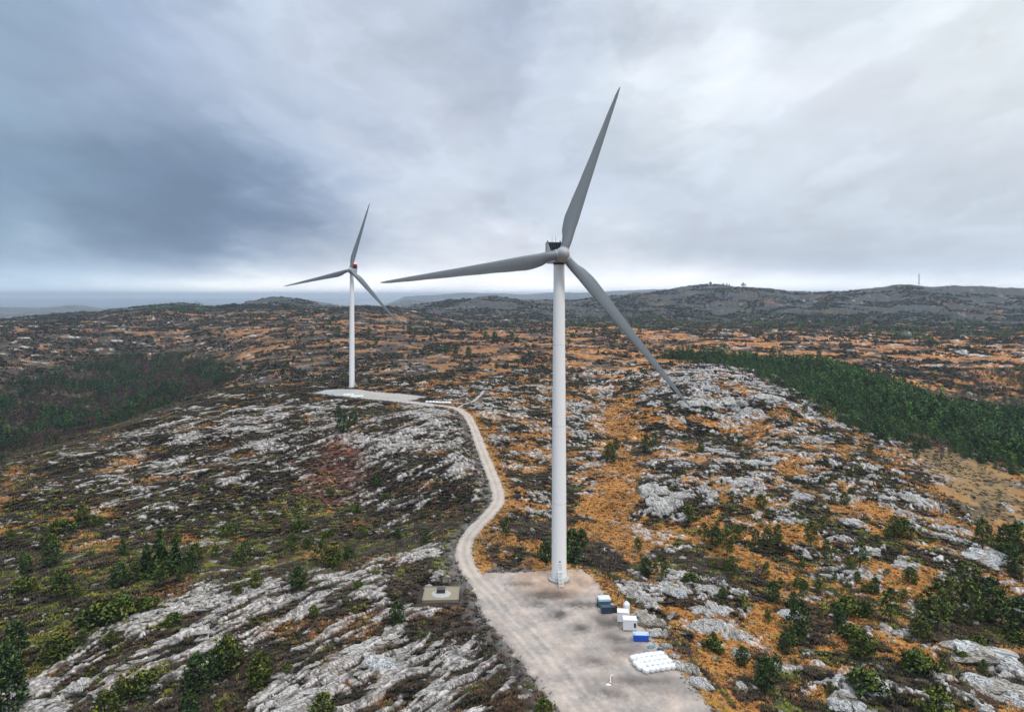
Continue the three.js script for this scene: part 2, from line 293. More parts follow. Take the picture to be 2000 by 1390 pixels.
// ---------------------------------------------------------------- terrain: what grows where
// [column, row, half width, half height in the photo, rock, dry grass, green, red, tan, darkness, slabs along the strike]
const ZONES = [
  [480, 830, 170, 50, .52, .06, .03, 0, 0, 0, 1], [810, 850, 100, 45, .6, .05, .02, 0, 0, 0, 1], [330, 905, 110, 30, .42, .08, .03, 0, 0, 0, 1], [770, 925, 80, 28, .5, .05, .03, 0, 0, 0, 1], [500, 905, 150, 35, .2, .08, .03, 0, 0, .3, 1], [140, 910, 160, 35, .22, .16, .08, 0, 0, .2, .6],
  [655, 925, 55, 42, .03, .04, 0, .95, 0, 0, 1], [570, 1000, 65, 18, .04, .35, .6, 0, 0, 0, 0], [790, 985, 100, 42, .04, .02, .02, 0, 0, .7, 1], [430, 1010, 200, 35, .08, .12, .25, 0, 0, .4, .5], [310, 1010, 70, 18, .6, .05, 0, 0, 0, .1, .5], [80, 1030, 100, 55, .16, .2, .3, 0, 0, .4, .5], [270, 1110, 220, 45, .13, .08, .35, 0, 0, .6, .5], [640, 1070, 180, 25, .1, .12, .3, 0, 0, .5, 1],
  [640, 1170, 200, 55, .64, .02, .02, 0, 0, .2, 1], [450, 1200, 130, 50, .42, .03, .12, 0, 0, .3, 1], [250, 1290, 190, 60, .62, .06, .16, 0, 0, .2, 1], [90, 1240, 110, 40, .06, .03, .7, 0, 0, .5, .5], [400, 1350, 110, 40, .15, .05, .2, 0, 0, .6, 1], [720, 1320, 200, 70, .45, .01, .02, 0, 0, .4, 1], [900, 1215, 60, 40, .05, .02, .02, 0, 0, .55, 1], [890, 1270, 110, 22, .12, .01, .02, 0, 0, .6, 1], [980, 1350, 60, 60, .3, .03, .03, 0, 0, .5, 1], [880, 1110, 25, 22, .1, .45, .4, 0, 0, 0, 0],
  [250, 745, 260, 60, .05, .05, .15, 0, 0, .7, 0], [100, 655, 200, 28, .12, .1, .05, 0, 0, .4, 0], [330, 660, 160, 25, .08, .16, .05, 0, 0, .5, 0], [520, 640, 220, 18, .06, .42, .03, 0, 0, .1, 0], [560, 690, 140, 25, .14, .25, .05, 0, 0, .3, 0], [600, 735, 150, 22, .36, .15, .03, 0, 0, .1, .6], [500, 770, 110, 18, .3, .1, .05, 0, 0, .2, .8],
  [760, 650, 200, 16, .06, .48, .05, 0, 0, .1, 0], [840, 690, 140, 22, .18, .25, .04, 0, 0, .35, 0], [800, 735, 90, 18, .3, .25, .04, 0, 0, .2, 0], [950, 765, 70, 30, .46, .28, .03, 0, 0, .1, 0], [1000, 690, 120, 25, .08, .6, .04, 0, 0, 0, 0],
  [1080, 650, 200, 16, .05, .58, .05, 0, 0, .2, 0], [1130, 750, 80, 25, .45, .35, .03, 0, 0, 0, 0], [1120, 820, 60, 50, .38, .4, .04, 0, 0, .1, 0], [1010, 870, 55, 55, .4, .38, .04, 0, 0, .1, 0], [1030, 960, 55, 45, .25, .35, .06, 0, 0, .4, 0], [1010, 1065, 60, 35, .1, .62, .08, 0, 0, .2, 0], [1090, 1060, 60, 30, .08, .2, .1, 0, 0, .7, 0], [1190, 1030, 32, 50, .03, .85, .03, 0, 0, 0, 0], [1213, 880, 27, 90, .0, 1, .0, 0, 0, 0, 0], [1219, 800, 24, 30, 0, 1, 0, 0, 0, 0, 0], [1203, 940, 30, 50, 0, 1, 0, 0, 0, 0, 0], [1185, 1020, 30, 45, 0, 1, 0, 0, 0, 0, 0],
  [1400, 740, 130, 34, .66, .2, .02, 0, 0, 0, 0], [1310, 820, 70, 35, .22, .25, .05, 0, 0, .4, 0], [1300, 960, 60, 40, .58, .2, .02, 0, 0, .3, 0], [1470, 845, 140, 25, .22, .5, .05, 0, 0, .3, 0], [1500, 925, 140, 35, .42, .38, .04, 0, 0, .4, 0], [1700, 960, 110, 35, .48, .33, .03, 0, 0, .4, 0], [1600, 880, 120, 25, .35, .38, .05, 0, 0, .3, 0], [1905, 945, 47, 40, .0, .3, 0, 0, 1, 0, 0], [1850, 905, 30, 20, .0, .3, 0, 0, 1, 0, 0], [1950, 1010, 60, 40, .1, .6, .05, 0, .4, 0, 0],
  [1420, 1040, 160, 30, .14, .46, .25, 0, 0, .35, 0], [1750, 1085, 180, 32, .34, .35, .15, 0, 0, .2, 0], [1640, 1030, 120, 25, .16, .5, .2, 0, 0, .1, 0], [1180, 1110, 50, 30, .05, .15, .1, 0, 0, .7, 0], [1310, 1140, 80, 30, .4, .25, .06, 0, 0, .4, 0], [1600, 1170, 190, 45, .12, .56, .2, 0, 0, .3, 0], [1850, 1180, 120, 50, .1, .48, .28, 0, 0, .3, 0], [1390, 1215, 60, 35, .5, .3, .03, 0, 0, .3, 0], [1280, 1190, 60, 25, .2, .6, .03, 0, 0, .1, 0], [1420, 1330, 45, 60, .06, .85, .03, 0, 0, 0, 0], [1530, 1290, 80, 70, .12, .3, .25, 0, 0, .7, 0], [1700, 1340, 130, 50, .4, .24, .08, 0, 0, .5, 0], [1900, 1290, 100, 35, .42, .3, .05, 0, 0, .3, 0], [1950, 1370, 80, 40, .4, .36, .06, 0, 0, .2, 0], [1750, 1240, 120, 35, .1, .5, .12, 0, 0, .55, 0],
  [1600, 665, 280, 20, .12, .55, .05, 0, 0, .15, 0], [1800, 725, 140, 25, .15, .3, .1, 0, 0, .3, 0], [1330, 665, 120, 14, .12, .55, .05, 0, 0, .1, 0], [1400, 600, 500, 24, .06, .03, .15, 0, 0, .8, 0], [1620, 592, 90, 8, .12, .3, .05, 0, 0, 0, 0], [1700, 622, 200, 10, .1, .24, .15, 0, 0, .4, 0], [900, 600, 130, 12, .07, .05, .06, 0, 0, .7, 0], [400, 612, 250, 6, .06, .16, .1, 0, 0, .7, 0], [340, 598, 120, 5, .05, .04, .2, 0, 0, .6, 0], [540, 592, 90, 6, .08, .05, .15, 0, 0, .5, 0],
].map(([px, py, rx, ry, ...v]) => {
  const [x, , z] = ground(px, py), d = -z, l = Math.hypot(x, z), drop = Math.max(CAM_H - height(x, z), 26);
  const a = rx / F * d, b = Math.min(ry * d * d / (F * drop), d * 0.35), ux = x / l, uz = z / l;
  return { x, z, ux, uz, ia: 1 / (a * a), ib: 1 / (b * b), reach: Math.max(a, b) * 2.6, v };
});
const zoneMix = new Float32Array(7);
function zonesAt(x, z) {
  const m = zoneMix;
  const W0 = 0.05; let W = W0;
  const right = sstep(-20, 60, x);
  m[0] = .2 * W0; m[1] = lerp(.12, .5, right) * W0; m[2] = .08 * W0; m[3] = 0; m[4] = 0; m[5] = .4 * W0; m[6] = (1 - right) * W0;
  for (const q of ZONES) {
    const dx = x - q.x, dz = z - q.z;
    if (dx > q.reach || dx < -q.reach || dz > q.reach || dz < -q.reach) continue;
    const al = dx * q.ux + dz * q.uz, ac = dx * q.uz - dz * q.ux, e = ac * ac * q.ia + al * al * q.ib;
    if (e > 6.5) continue;
    const w = Math.exp(-e * 1.1); W += w;
    for (let k = 0; k < 7; k++) m[k] += w * q.v[k];
  }
  for (let k = 0; k < 7; k++) m[k] /= W;
  const out = sstep(1780, 2050, Math.hypot(x, z));       // the outer ridge and mounds: dark heath with few rocks
  if (out > 0) { m[0] = lerp(m[0], .05, out); m[1] = lerp(m[1], .015, out); m[2] = lerp(m[2], .1, out); m[5] = lerp(m[5], .75, out); }
  return m;
}
// cover at a spot: shares of rock, dry grass, green, red, tan and the noises the colours use
const cov = { rock: 0, lift: 0, grass: 0, green: 0, red: 0, tan: 0, dark: 0, out: 99, side: 0, strike: 0 };
function cover(x, z) {
  const m = zonesAt(x, z), r = Math.hypot(x, z), w = works(x, z), far = sstep(450, 1100, r);
  const wx = x + fbm(x / 11, z / 11, 2) * 2.2, wz = z + fbm(x / 11 + 31, z / 11, 2) * 2.2;
  const s = (wx - wz) * 0.7071, t = (wx + wz) * 0.7071;
  let n = 0;
  if (m[6] > 0.02) n += m[6] * (fbm(s / 19, t / 3.4, 4, 0.62) * 0.85 + fbm(x / 34 + 5, z / 34, 2) * 0.6);
  if (m[6] < 0.98) n += (1 - m[6]) * (fbm(wx / 8.5 + 50, wz / 6.2, 4, 0.58) * 0.9 + fbm(x / 30 + 5, z / 30, 2) * 0.5);
  if (far > 0) n = lerp(n, fbm(wx / 34, wz / 26, 4, 0.62), far);
  const knob = fbm(x / 17 + 9, z / 17, 3) * (1 - far); n += 0.4 * knob;   // rock on the knobs, grass in the dips
  const u = cdf(n), rockAt = clamp(m[0] * 0.86, 0, 0.92);
  cov.rock = sstep(1 - rockAt - 0.03, 1 - rockAt + 0.04, u);
  cov.lift = cov.rock * clamp((u - 1 + rockAt) * 2.2, 0, 1);
  if (cov.rock > 0.01) {                              // joints and pockets where heather has taken hold
    const j1 = Math.abs(lerp(fbm(x / 3.2 + 4, z / 3.2, 2, 0.6), Math.min(Math.abs(noise(s / 24 + 4, t / 1.5)) * 1.3, Math.abs(noise(s / 5.5, t / 17 + 9)) * 1.6 + 0.03), m[6])), j2 = fbm(x / 1.9 + 40, z / 1.9, 2), k = Math.max(sstep(0.012, lerp(0.15, 0.1, m[6]), j1) * lerp(sstep(-0.42, -0.12, j2), 1, m[6] * 0.75), far);
    cov.rock *= k; cov.lift *= k;
  }
  const g = cdf(fbm(wx / 7 + 11, wz / 7, 4, 0.6) * lerp(0.55, 0.35, far) + fbm(wx / 26 + 70, wz / 26, 3) * 0.9 + far * fbm(wx / 90 + 7, wz / 70, 3) * 0.8 - 0.35 * knob);
  cov.grass = sstep(1 - m[1] - 0.16, 1 - m[1] + 0.14, g);
  const gr = cdf(fbm(wx / 6 + 91, wz / 6 + 44, 4, 0.6));
  cov.green = sstep(1 - m[2] - 0.14, 1 - m[2] + 0.1, gr);
  cov.red = clamp(m[3] * 1.35 + 0.3 * (gr - 0.5) * m[3], 0, 1); if (cov.red > 0.3) { cov.grass *= 0.3; cov.rock *= 1 - cov.red * 0.8; cov.lift *= 1 - cov.red; } cov.tan = clamp(m[4] * 1.2, 0, 1); cov.dark = m[5]; cov.strike = m[6];
  cov.out = w[2]; cov.side = w[3];
  const sl = sstep(9, 6.5, Math.max(Math.abs(x - SLAB_AT[0]), Math.abs(z - SLAB_AT[2]))); if (sl > 0) { cov.rock *= 1 - sl; cov.lift *= 1 - sl; cov.grass *= 1 - sl; cov.green *= 1 - sl * .7; }
  if (w[2] < 7) {                                    // verges of the gravel: dug-over earth to the left, dry grass to the right
    const k = sstep(6.5, 1.5, w[2] + fbm(x / 5, z / 5, 2) * 3);
    cov.rock *= 1 - k; cov.lift *= 1 - k;
    if (w[3] > 0) cov.grass = Math.max(cov.grass, k * 0.95); else cov.grass *= 1 - 0.8 * k;
  }
  return cov;
}

// ---------------------------------------------------------------- the ground sheet
const grainMap = texture(512, 512, (x, y, c) => {
  const v = 0.78 + 0.25 * tfbm(x / 512, y / 512, 16, 4, 0.8);
  c[0] = v; c[1] = v; c[2] = v;
});
const mix3 = (o, r, g, b, k) => { o[0] += (r - o[0]) * k; o[1] += (g - o[1]) * k; o[2] += (b - o[2]) * k; };
const tone = [0, 0, 0];
function groundTone(x, z, q, o) {
  const a = fbm(x / 2.3, z / 2.3, 3, 0.65), b = fbm(x / 13 + 3, z / 13, 3), e = fbm(x / 5.1 + 60, z / 5.1, 2);
  const h = clamp(0.5 + a * 0.55 + b * 0.35, 0, 1), rr = Math.hypot(x, z), off = sstep(450, 900, rr);
  o[0] = lerp(0.008, 0.05, h); o[1] = lerp(0.006, 0.031, h); o[2] = lerp(0.005, 0.024, h);            // heather and bare twigs
  mix3(o, lerp(0.085, 0.15, off), lerp(0.04, 0.072, off), lerp(0.024, 0.034, off), clamp(b * 1.6 - 0.1 + 0.35 * off + 0.12 * sstep(-20, 60, x), 0, 0.85) * lerp(h, 0.8, off)); mix3(o, 0.10, 0.084, 0.072, clamp(-b * 1.5 + e * 0.8 - 0.45, 0, 0.7));
  mix3(o, 0.062, 0.043, 0.032, clamp(0.5 + e * 1.3, 0, 1) * 0.45);
  const d = (1 - 0.6 * q.dark) * (1 - 0.2 * off); o[0] *= d; o[1] *= d; o[2] *= d;
  mix3(o, 0.11 + 0.09 * h, 0.12 + 0.085 * h, 0.026, q.green * 0.85);
  const orange = clamp(0.5 + b * 0.7 + a * 0.3, 0, 1), pale = sstep(-60, 120, x);
  const w2 = 1 + off * clamp(a * 0.9 + e * 0.5, -0.5, 0.4); mix3(o, lerp(0.36, lerp(0.6, 0.5, off), orange) * w2, lerp(lerp(0.145, 0.135, off), lerp(0.28, 0.225, off), orange) * w2, lerp(0.026, 0.068, orange) * w2, q.grass * lerp(0.6, 0.95, pale) * (0.8 + 0.2 * h));
  mix3(o, 0.15 + 0.07 * h, 0.045 + 0.02 * h, 0.034, q.red * 0.85);
  mix3(o, 0.25 + 0.07 * a + 0.05 * e, 0.165 + 0.05 * a + 0.03 * e, 0.066, q.tan * clamp(0.82 + 0.4 * b + 0.35 * a, 0.3, 1));
  if (q.out < 7 && q.side <= 0) { const k = sstep(5.5, 0.5, q.out) * 0.85, v = 0.15 + 0.06 * a + 0.03 * e; mix3(o, v * 1.05, v * 0.96, v * 0.88, k); }
  if (q.out < 2 && q.side > 0) mix3(o, 0.5, 0.29, 0.09, sstep(2, 0.4, q.out) * 0.7);
  const beyond = sstep(1800, 2100, rr) * clamp(0.66 + fbm(x / 130, z / 130, 3) * 0.9, 0.15, 0.95); if (beyond > 0) mix3(o, 0.026 + 0.02 * h, 0.03 + 0.022 * h, 0.032 + 0.02 * h, beyond);   // heath and thickets of the outer ridge, bluish haze partly put into their colour
  if (q.rock > 0) {
    const s = (x - z) * 0.7071, t = (x + z) * 0.7071, crack = Math.abs(lerp(fbm(x / 3.4 + 8, z / 3.4, 2), noise(s / 20 + 30, t / 1.1), q.strike)), lich = fbm(x / lerp(1.1, 2, q.strike), z / lerp(1.1, 2, q.strike), 3, 0.7), cool = sstep(0, 130, x);
    const streak = fbm(s / 4, t / 0.7, 3, 0.65);
    let v = 0.57 + 0.16 * a + 0.1 * b + 0.16 * streak * q.strike; v *= lerp(0.3, 1, sstep(0.02, 0.17, crack)); v *= lerp(0.42, 1, sstep(-0.42, 0.0, lich)) * lerp(1, lerp(0.55, 1, sstep(-0.4, 0.1, streak)), q.strike);
    mix3(o, v * lerp(1.07, 1.02, cool), v * lerp(0.99, 1, cool), v * lerp(0.93, 0.98, cool), q.rock * 0.95 * (1 - 0.5 * sstep(1800, 2100, rr)));
  }
  return o;
}
const surface = (x, z, q) => { const r = Math.hypot(x, z); return height(x, z) + q.lift * (1.1 + 0.9 * fbm(x / 4, z / 4, 2)) * (r < 900 ? lerp(1, 0.6, q.strike) : 2.5) + q.rock * 0.25 + fbm(x / 2.6, z / 2.6, 2) * 0.16 * sstep(0.2, 2, q.out); };
const groundMaterial = new THREE.MeshStandardMaterial({ color: rgb(1.22, 1.22, 1.22), vertexColors: true, roughness: 0.95, map: grainMap, bumpMap: grainMap, bumpScale: 0.25 });
const groundMesh = (() => {
  const az = [], rs = [];
  for (let i = 0; i <= 90; i++) az.push(-Math.PI + (Math.PI - Math.atan(1.06)) * (1 - (1 - i / 90) ** 2));
  for (let i = 1; i < 1000; i++) az.push(Math.atan(-1.06 + 2.12 * i / 1000));
  for (let i = 90; i >= 0; i--) az.push(Math.PI - (Math.PI - Math.atan(1.06)) * (1 - (1 - i / 90) ** 2));
  for (let r = 7; r < 84; r += Math.max(0.9, (90 - r) * 0.1)) rs.push(r);
  for (let r = 85; r < 12500;) { rs.push(r); const fine = Math.max(0.27, 0.84 * r * r / 54640); r += r < 640 ? Math.min(fine, 1.85) : r < 2900 ? 1.85 + (r - 640) * 0.0115 : 60 + (r - 2900) * 0.15; }
  const nc = az.length, nr = rs.length, pos = new Float32Array(nc * nr * 3), col = new Float32Array(nc * nr * 3), uv = new Float32Array(nc * nr * 2), idx = new Uint32Array((nc - 1) * (nr - 1) * 6);
  const sa = az.map(Math.sin), ca = az.map(Math.cos);
  let k = 0;
  for (let j = 0; j < nr; j++) for (let i = 0; i < nc; i++) {
    const n = j * nc + i, x = rs[j] * sa[i], z = -rs[j] * ca[i], q = cover(x, z);
    pos[n * 3] = x; pos[n * 3 + 1] = surface(x, z, q); pos[n * 3 + 2] = z; uv[n * 2] = x / 7.3; uv[n * 2 + 1] = z / 7.3;
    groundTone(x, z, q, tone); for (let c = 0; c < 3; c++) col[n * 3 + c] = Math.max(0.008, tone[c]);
    if (i && j) { const a = n - nc - 1, b = n - nc, c = n - 1; idx[k++] = a; idx[k++] = b; idx[k++] = c; idx[k++] = b; idx[k++] = n; idx[k++] = c; }
  }
  const g = new THREE.BufferGeometry();
  g.setAttribute('position', new THREE.BufferAttribute(pos, 3)); g.setAttribute('color', new THREE.BufferAttribute(col, 3)); g.setAttribute('uv', new THREE.BufferAttribute(uv, 2));
  g.setIndex(new THREE.BufferAttribute(idx, 1)); g.computeVertexNormals();
  console.log('ground', nc, nr, nc * nr, idx.length / 3);
  const m = shade(new THREE.Mesh(g, groundMaterial)); m.name = 'ground'; scene.add(m);
  return tag(m, 'rolling moorland of bare rock, dark heather and orange grass under both turbines', null, null, 'structure');
})();

// ---------------------------------------------------------------- sea and far hills
{
  const g = new THREE.PlaneGeometry(60000, 44000, 1, 1).rotateX(-Math.PI / 2).translate(0, -60, -10000);
  const m = shade(new THREE.Mesh(g, std(0.05, 0.075, 0.09, 0.14))); m.name = 'sea'; scene.add(m);
  tag(m, 'pale grey sea beyond the moorland under the bright streak of sky', null, null, 'structure');
  const hill = (label, ridge, dist, depth, seed, tint) => {      // ridge: [column, row] along the skyline of that hill
    const nx = 120, nz = 26, p = [], c = [], id = [], x0 = ridge[0][0], x1 = ridge[ridge.length - 1][0];
    for (let j = 0; j <= nz; j++) for (let i = 0; i <= nx; i++) {
      const px = lerp(x0, x1, i / nx); let q = 0; while (q < ridge.length - 2 && px > ridge[q + 1][0]) q++;
      const u = clamp((px - ridge[q][0]) / (ridge[q + 1][0] - ridge[q][0]), 0, 1), py = lerp(ridge[q][1], ridge[q + 1][1], u * u * (3 - 2 * u));
      const x = (px - 1000) / F * dist, z = -dist + depth * (1 - 2 * j / nz), top = CAM_H - (py - HORIZON) / F * dist, f = Math.sin(j / nz * Math.PI), n = fbm(x / 320 + seed, z / 320, 5, 0.55), n2 = fbm(x / 90 + seed, z / 90, 3);
      const e = Math.min(1, i / 6, (nx - i) / 6);
      p.push(x, lerp(-62, top + 62 - 62, Math.pow(f, 0.8) * e) + (n * 12 + n2 * 4) * f * e, z);
      const v = 0.07 + 0.035 * n2 + 0.02 * n, s = clamp(fbm(x / 60 + 7, z / 60 + seed, 3) * 2 - 0.5, 0, 1) * 0.1; c.push(v * tint[0] + s, v * tint[1] + s, v * tint[2] + s);
      if (i && j) { const n1 = j * (nx + 1) + i; id.push(n1 - nx - 2, n1 - 1, n1 - nx - 1, n1 - nx - 1, n1 - 1, n1); }
    }
    const g2 = new THREE.BufferGeometry(); g2.setAttribute('position', new THREE.Float32BufferAttribute(p, 3)); g2.setAttribute('color', new THREE.Float32BufferAttribute(c, 3)); g2.setIndex(id); g2.computeVertexNormals();
    const h = shade(new THREE.Mesh(g2, new THREE.MeshStandardMaterial({ vertexColors: true, roughness: 1 }))); h.name = numbered('hills'); scene.add(h);
    tag(h, label, null, null, 'structure');
  };
  hill('low blue islands in haze off the far shore at the photo edge', [[-160, 606], [-60, 603], [20, 601], [60, 604], [100, 600], [140, 597], [165, 602], [225, 610]], 6200, 500, 3, [1, 1, 1]);
  hill('nearer layer of low blue-grey islands under the hazy ones at the photo edge', [[-120, 612], [-40, 610], [30, 613], [90, 609], [150, 611], [210, 614], [250, 616]], 4400, 350, 6, [1, 1, 1]);
  hill('hazy hump of an island seen beneath the far turbine blade', [[690, 606], [720, 600], [750, 597], [775, 592], [800, 588], [825, 589], [850, 596], [900, 603]], 5200, 400, 9, [1, 1, 1]);
  hill('pale hill peeping over the wooded mound short of the far turbine', [[520, 600], [560, 592], [600, 589], [640, 594], [690, 603]], 4600, 300, 14, [1, 1, 1]);
  hill('faint long mountain line far beyond the moor ridge', [[760, 580], [850, 576], [900, 572], [950, 573], [1020, 575], [1080, 571], [1140, 572], [1200, 569], [1260, 566], [1330, 565], [1400, 571]], 11000, 900, 21, [1, 1, 1]);
}

// ---------------------------------------------------------------- gravel road, pads and the walkers' track
const gravelBump = texture(256, 256, (x, y, c) => { const v = 0.5 + 0.33 * tfbm(x / 256, y / 256, 16, 3, 0.8); c[0] = c[1] = c[2] = v; });
const gravelMaterial = new THREE.MeshStandardMaterial({ vertexColors: true, roughness: 0.95, bumpMap: gravelBump, bumpScale: 0.05 });
function ribbon(line, half, rise, lift, colour) {
  const na = 13, p = [], c = [], uv = [], id = [];
  line.forEach((a, i) => {
    const b = line[Math.min(i + 1, line.length - 1)], b0 = line[Math.max(i - 1, 0)], dx = b.x - b0.x, dz = b.z - b0.z, l = Math.hypot(dx, dz);
    for (let k = 0; k < na; k++) {
      const s = k / (na - 1) * 2 - 1, ragged = half * (1 + 0.11 * fbm(i * 0.45, (s > 0 ? 40 : 7), 3)), x = a.x - dz / l * s * ragged, z = a.z + dx / l * s * ragged;
      const edge = sstep(0.72, 1, Math.abs(s));
      p.push(x, a.y + lift + rise * (1 - s * s) - edge * 0.3, z); c.push(...colour(s, x, z, i)); uv.push(x / 2.5, z / 2.5);
      if (i && k) { const n = i * na + k; id.push(n - na - 1, n - na, n - 1, n - na, n, n - 1); }
    }
  });
  const g = new THREE.BufferGeometry(); g.setAttribute('position', new THREE.Float32BufferAttribute(p, 3)); g.setAttribute('color', new THREE.Float32BufferAttribute(c, 3)); g.setAttribute('uv', new THREE.Float32BufferAttribute(uv, 2)); g.setIndex(id); g.computeVertexNormals();
  return g;
}
const roadTone = (s, x, z) => {
  const n = fbm(x / 1.6, z / 1.6, 3, 0.7), b = fbm(x / 9, z / 9, 2), rut = Math.exp(-(((Math.abs(s) - 0.42) / 0.16) ** 2)), v = 0.37 + 0.06 * n + 0.05 * b + 0.06 * rut - 0.1 * sstep(0.75, 1, Math.abs(s)) - 0.035 * Math.exp(-((s / 0.13) ** 2));
  return [v * 1.12, v * 0.965, v * 0.83];
};
{
  const road = shade(new THREE.Mesh(ribbon(roadLine, HALF, 0.08, -0.03, roadTone), gravelMaterial)); road.name = 'gravel_road'; scene.add(road);
  tag(road, 'pale winding gravel road linking the two turbine pads', null, null, 'structure');
  const spur = shade(new THREE.Mesh(ribbon(spurLine, 1.1, 0.04, 0.0, (s, x, z) => roadTone(s, x, z).map((v) => v * 0.95)), gravelMaterial)); spur.name = 'track'; scene.add(spur);
  tag(spur, 'narrow gravel track forking off the road by the far pad', null, null, 'structure');
  // pads: fine grids inside their outlines, so the wheel marks and damp stains have somewhere to lie
  const pad = (poly, y, cell, tint, crown) => {
    const [x0, x1, z0, z1] = boundsOf(poly, 2), nx = Math.ceil((x1 - x0) / cell), nz = Math.ceil((z1 - z0) / cell), at = new Int32Array((nx + 1) * (nz + 1)).fill(-1), p = [], c = [], uv = [], id = [];
    for (let j = 0; j <= nz; j++) for (let i = 0; i <= nx; i++) {
      const x = x0 + i * cell, z = z0 + j * cell, d = polyDist(poly, x, z) + fbm(x / 4, z / 4, 4, 0.65) * 1.0;
      if (d > 0.5) continue;
      at[j * (nx + 1) + i] = p.length / 3; p.push(x, y + crown * fbm(x / 6, z / 6, 2) * 0.05 - sstep(-0.5, 0.5, d) * 0.3, z); c.push(...tint(x, z, d)); uv.push(x / 2.5, z / 2.5);
    }
    for (let j = 0; j < nz; j++) for (let i = 0; i < nx; i++) {
      const a = at[j * (nx + 1) + i], b = at[j * (nx + 1) + i + 1], e = at[(j + 1) * (nx + 1) + i], f = at[(j + 1) * (nx + 1) + i + 1];
      if (a >= 0 && b >= 0 && e >= 0) id.push(a, e, b); if (b >= 0 && e >= 0 && f >= 0) id.push(b, e, f);
    }
    const g = new THREE.BufferGeometry(); g.setAttribute('position', new THREE.Float32BufferAttribute(p, 3)); g.setAttribute('color', new THREE.Float32BufferAttribute(c, 3)); g.setAttribute('uv', new THREE.Float32BufferAttribute(uv, 2)); g.setIndex(id); g.computeVertexNormals();
    return shade(new THREE.Mesh(g, gravelMaterial));
  };
  const STAINS = [[1075, 1162, 45, 9, .5], [1130, 1180, 35, 6, .4], [1090, 1200, 18, 7, .55], [1128, 1225, 16, 7, .4], [1050, 1178, 20, 6, .35], [1185, 1215, 22, 16, .4], [1200, 1245, 20, 14, .35], [1160, 1290, 40, 9, .25], [1240, 1330, 70, 10, .28], [1180, 1350, 40, 10, .25], [1300, 1345, 50, 12, .2], [1215, 1270, 25, 10, .3], [1015, 1140, 25, 4, .3]].map(([a, b, rx, ry, k]) => { const q = place(a, b, 0); return [q[0], q[2], rx / F * -q[2], ry * q[2] * q[2] / (F * CAM_H), k]; });
  const t0 = place(1092, 1132, 0), wheel = curve([[945, 1140], [990, 1190], [1050, 1250], [1110, 1320], [1180, 1420], [1260, 1560]].map(([a, b]) => place(a, b, 0)), 2);
  const near = pad(PAD, -0.01, 0.3, (x, z, d) => {
    const n = fbm(x / 1.1, z / 1.1, 4, 0.75), b = fbm(x / 7, z / 7, 3), s1 = fbm((x * 0.917 - z * 0.4) / 0.9, (x * 0.4 + z * 0.917) / 13, 3, 0.6) * sstep(8, -6, x - 8 - (z + 195) * 0.4);
    const dt = Math.hypot(x - t0[0], z - t0[2]), warm = sstep(15, 9, dt + b * 5);
    const m2 = fbm(x / 2.6 + 7, z / 3.4, 4, 0.62);
    let v = 0.33 + 0.045 * n + 0.085 * b + 0.035 * s1 + 0.07 * m2, wx2 = x + b * 2, wz2 = z + n * 1.2; let damp = 0;
    for (const q of STAINS) { const e = ((wx2 - q[0]) / q[2]) ** 2 + ((wz2 - q[1]) / q[3]) ** 2; if (e < 5) damp = Math.max(damp, q[4] * Math.exp(-e * 0.8)); }
    const [dw] = nearLine(wheel, x, z), rut = Math.exp(-(((Math.abs(dw) - 1.1) / 0.5) ** 2)) + Math.exp(-(((Math.abs(dw) - 3.6) / 0.5) ** 2)) * 0.7;
    v = (v + 0.1 * rut * (0.7 + 0.4 * n)) * (1 - Math.min(0.72, damp * 1.8)) * (1 - 0.16 * sstep(-1.5, 0.4, d));
    const k = clamp(warm + 0.25 * b + 0.22 * fbm(x / 5 + 31, z / 5, 3), -0.35, 1);
    return [v * lerp(1.12, 1.3, k), v * lerp(0.97, 0.95, k), v * lerp(0.86, 0.72, k)];
  }, 1);
  near.name = 'gravel_pad'; scene.add(near); tag(near, 'broad stained gravel pad in front of the near turbine', null, null, 'structure');
  const far = pad(FAR_PAD, 8.4, 0.9, (x, z) => { const n = fbm(x / 2, z / 2, 3, 0.7), b = fbm(x / 12, z / 12, 2), cool = sstep(-118, -135, x); const v = 0.36 + 0.05 * n + 0.05 * b; return [v * lerp(1.05, 0.93, cool), v * 0.96, v * lerp(0.88, 0.98, cool)]; }, 0);
  far.name = 'gravel_pad_001'; scene.add(far); tag(far, 'narrow gravel pad on the hilltop beneath the far turbine', null, null, 'structure');
}

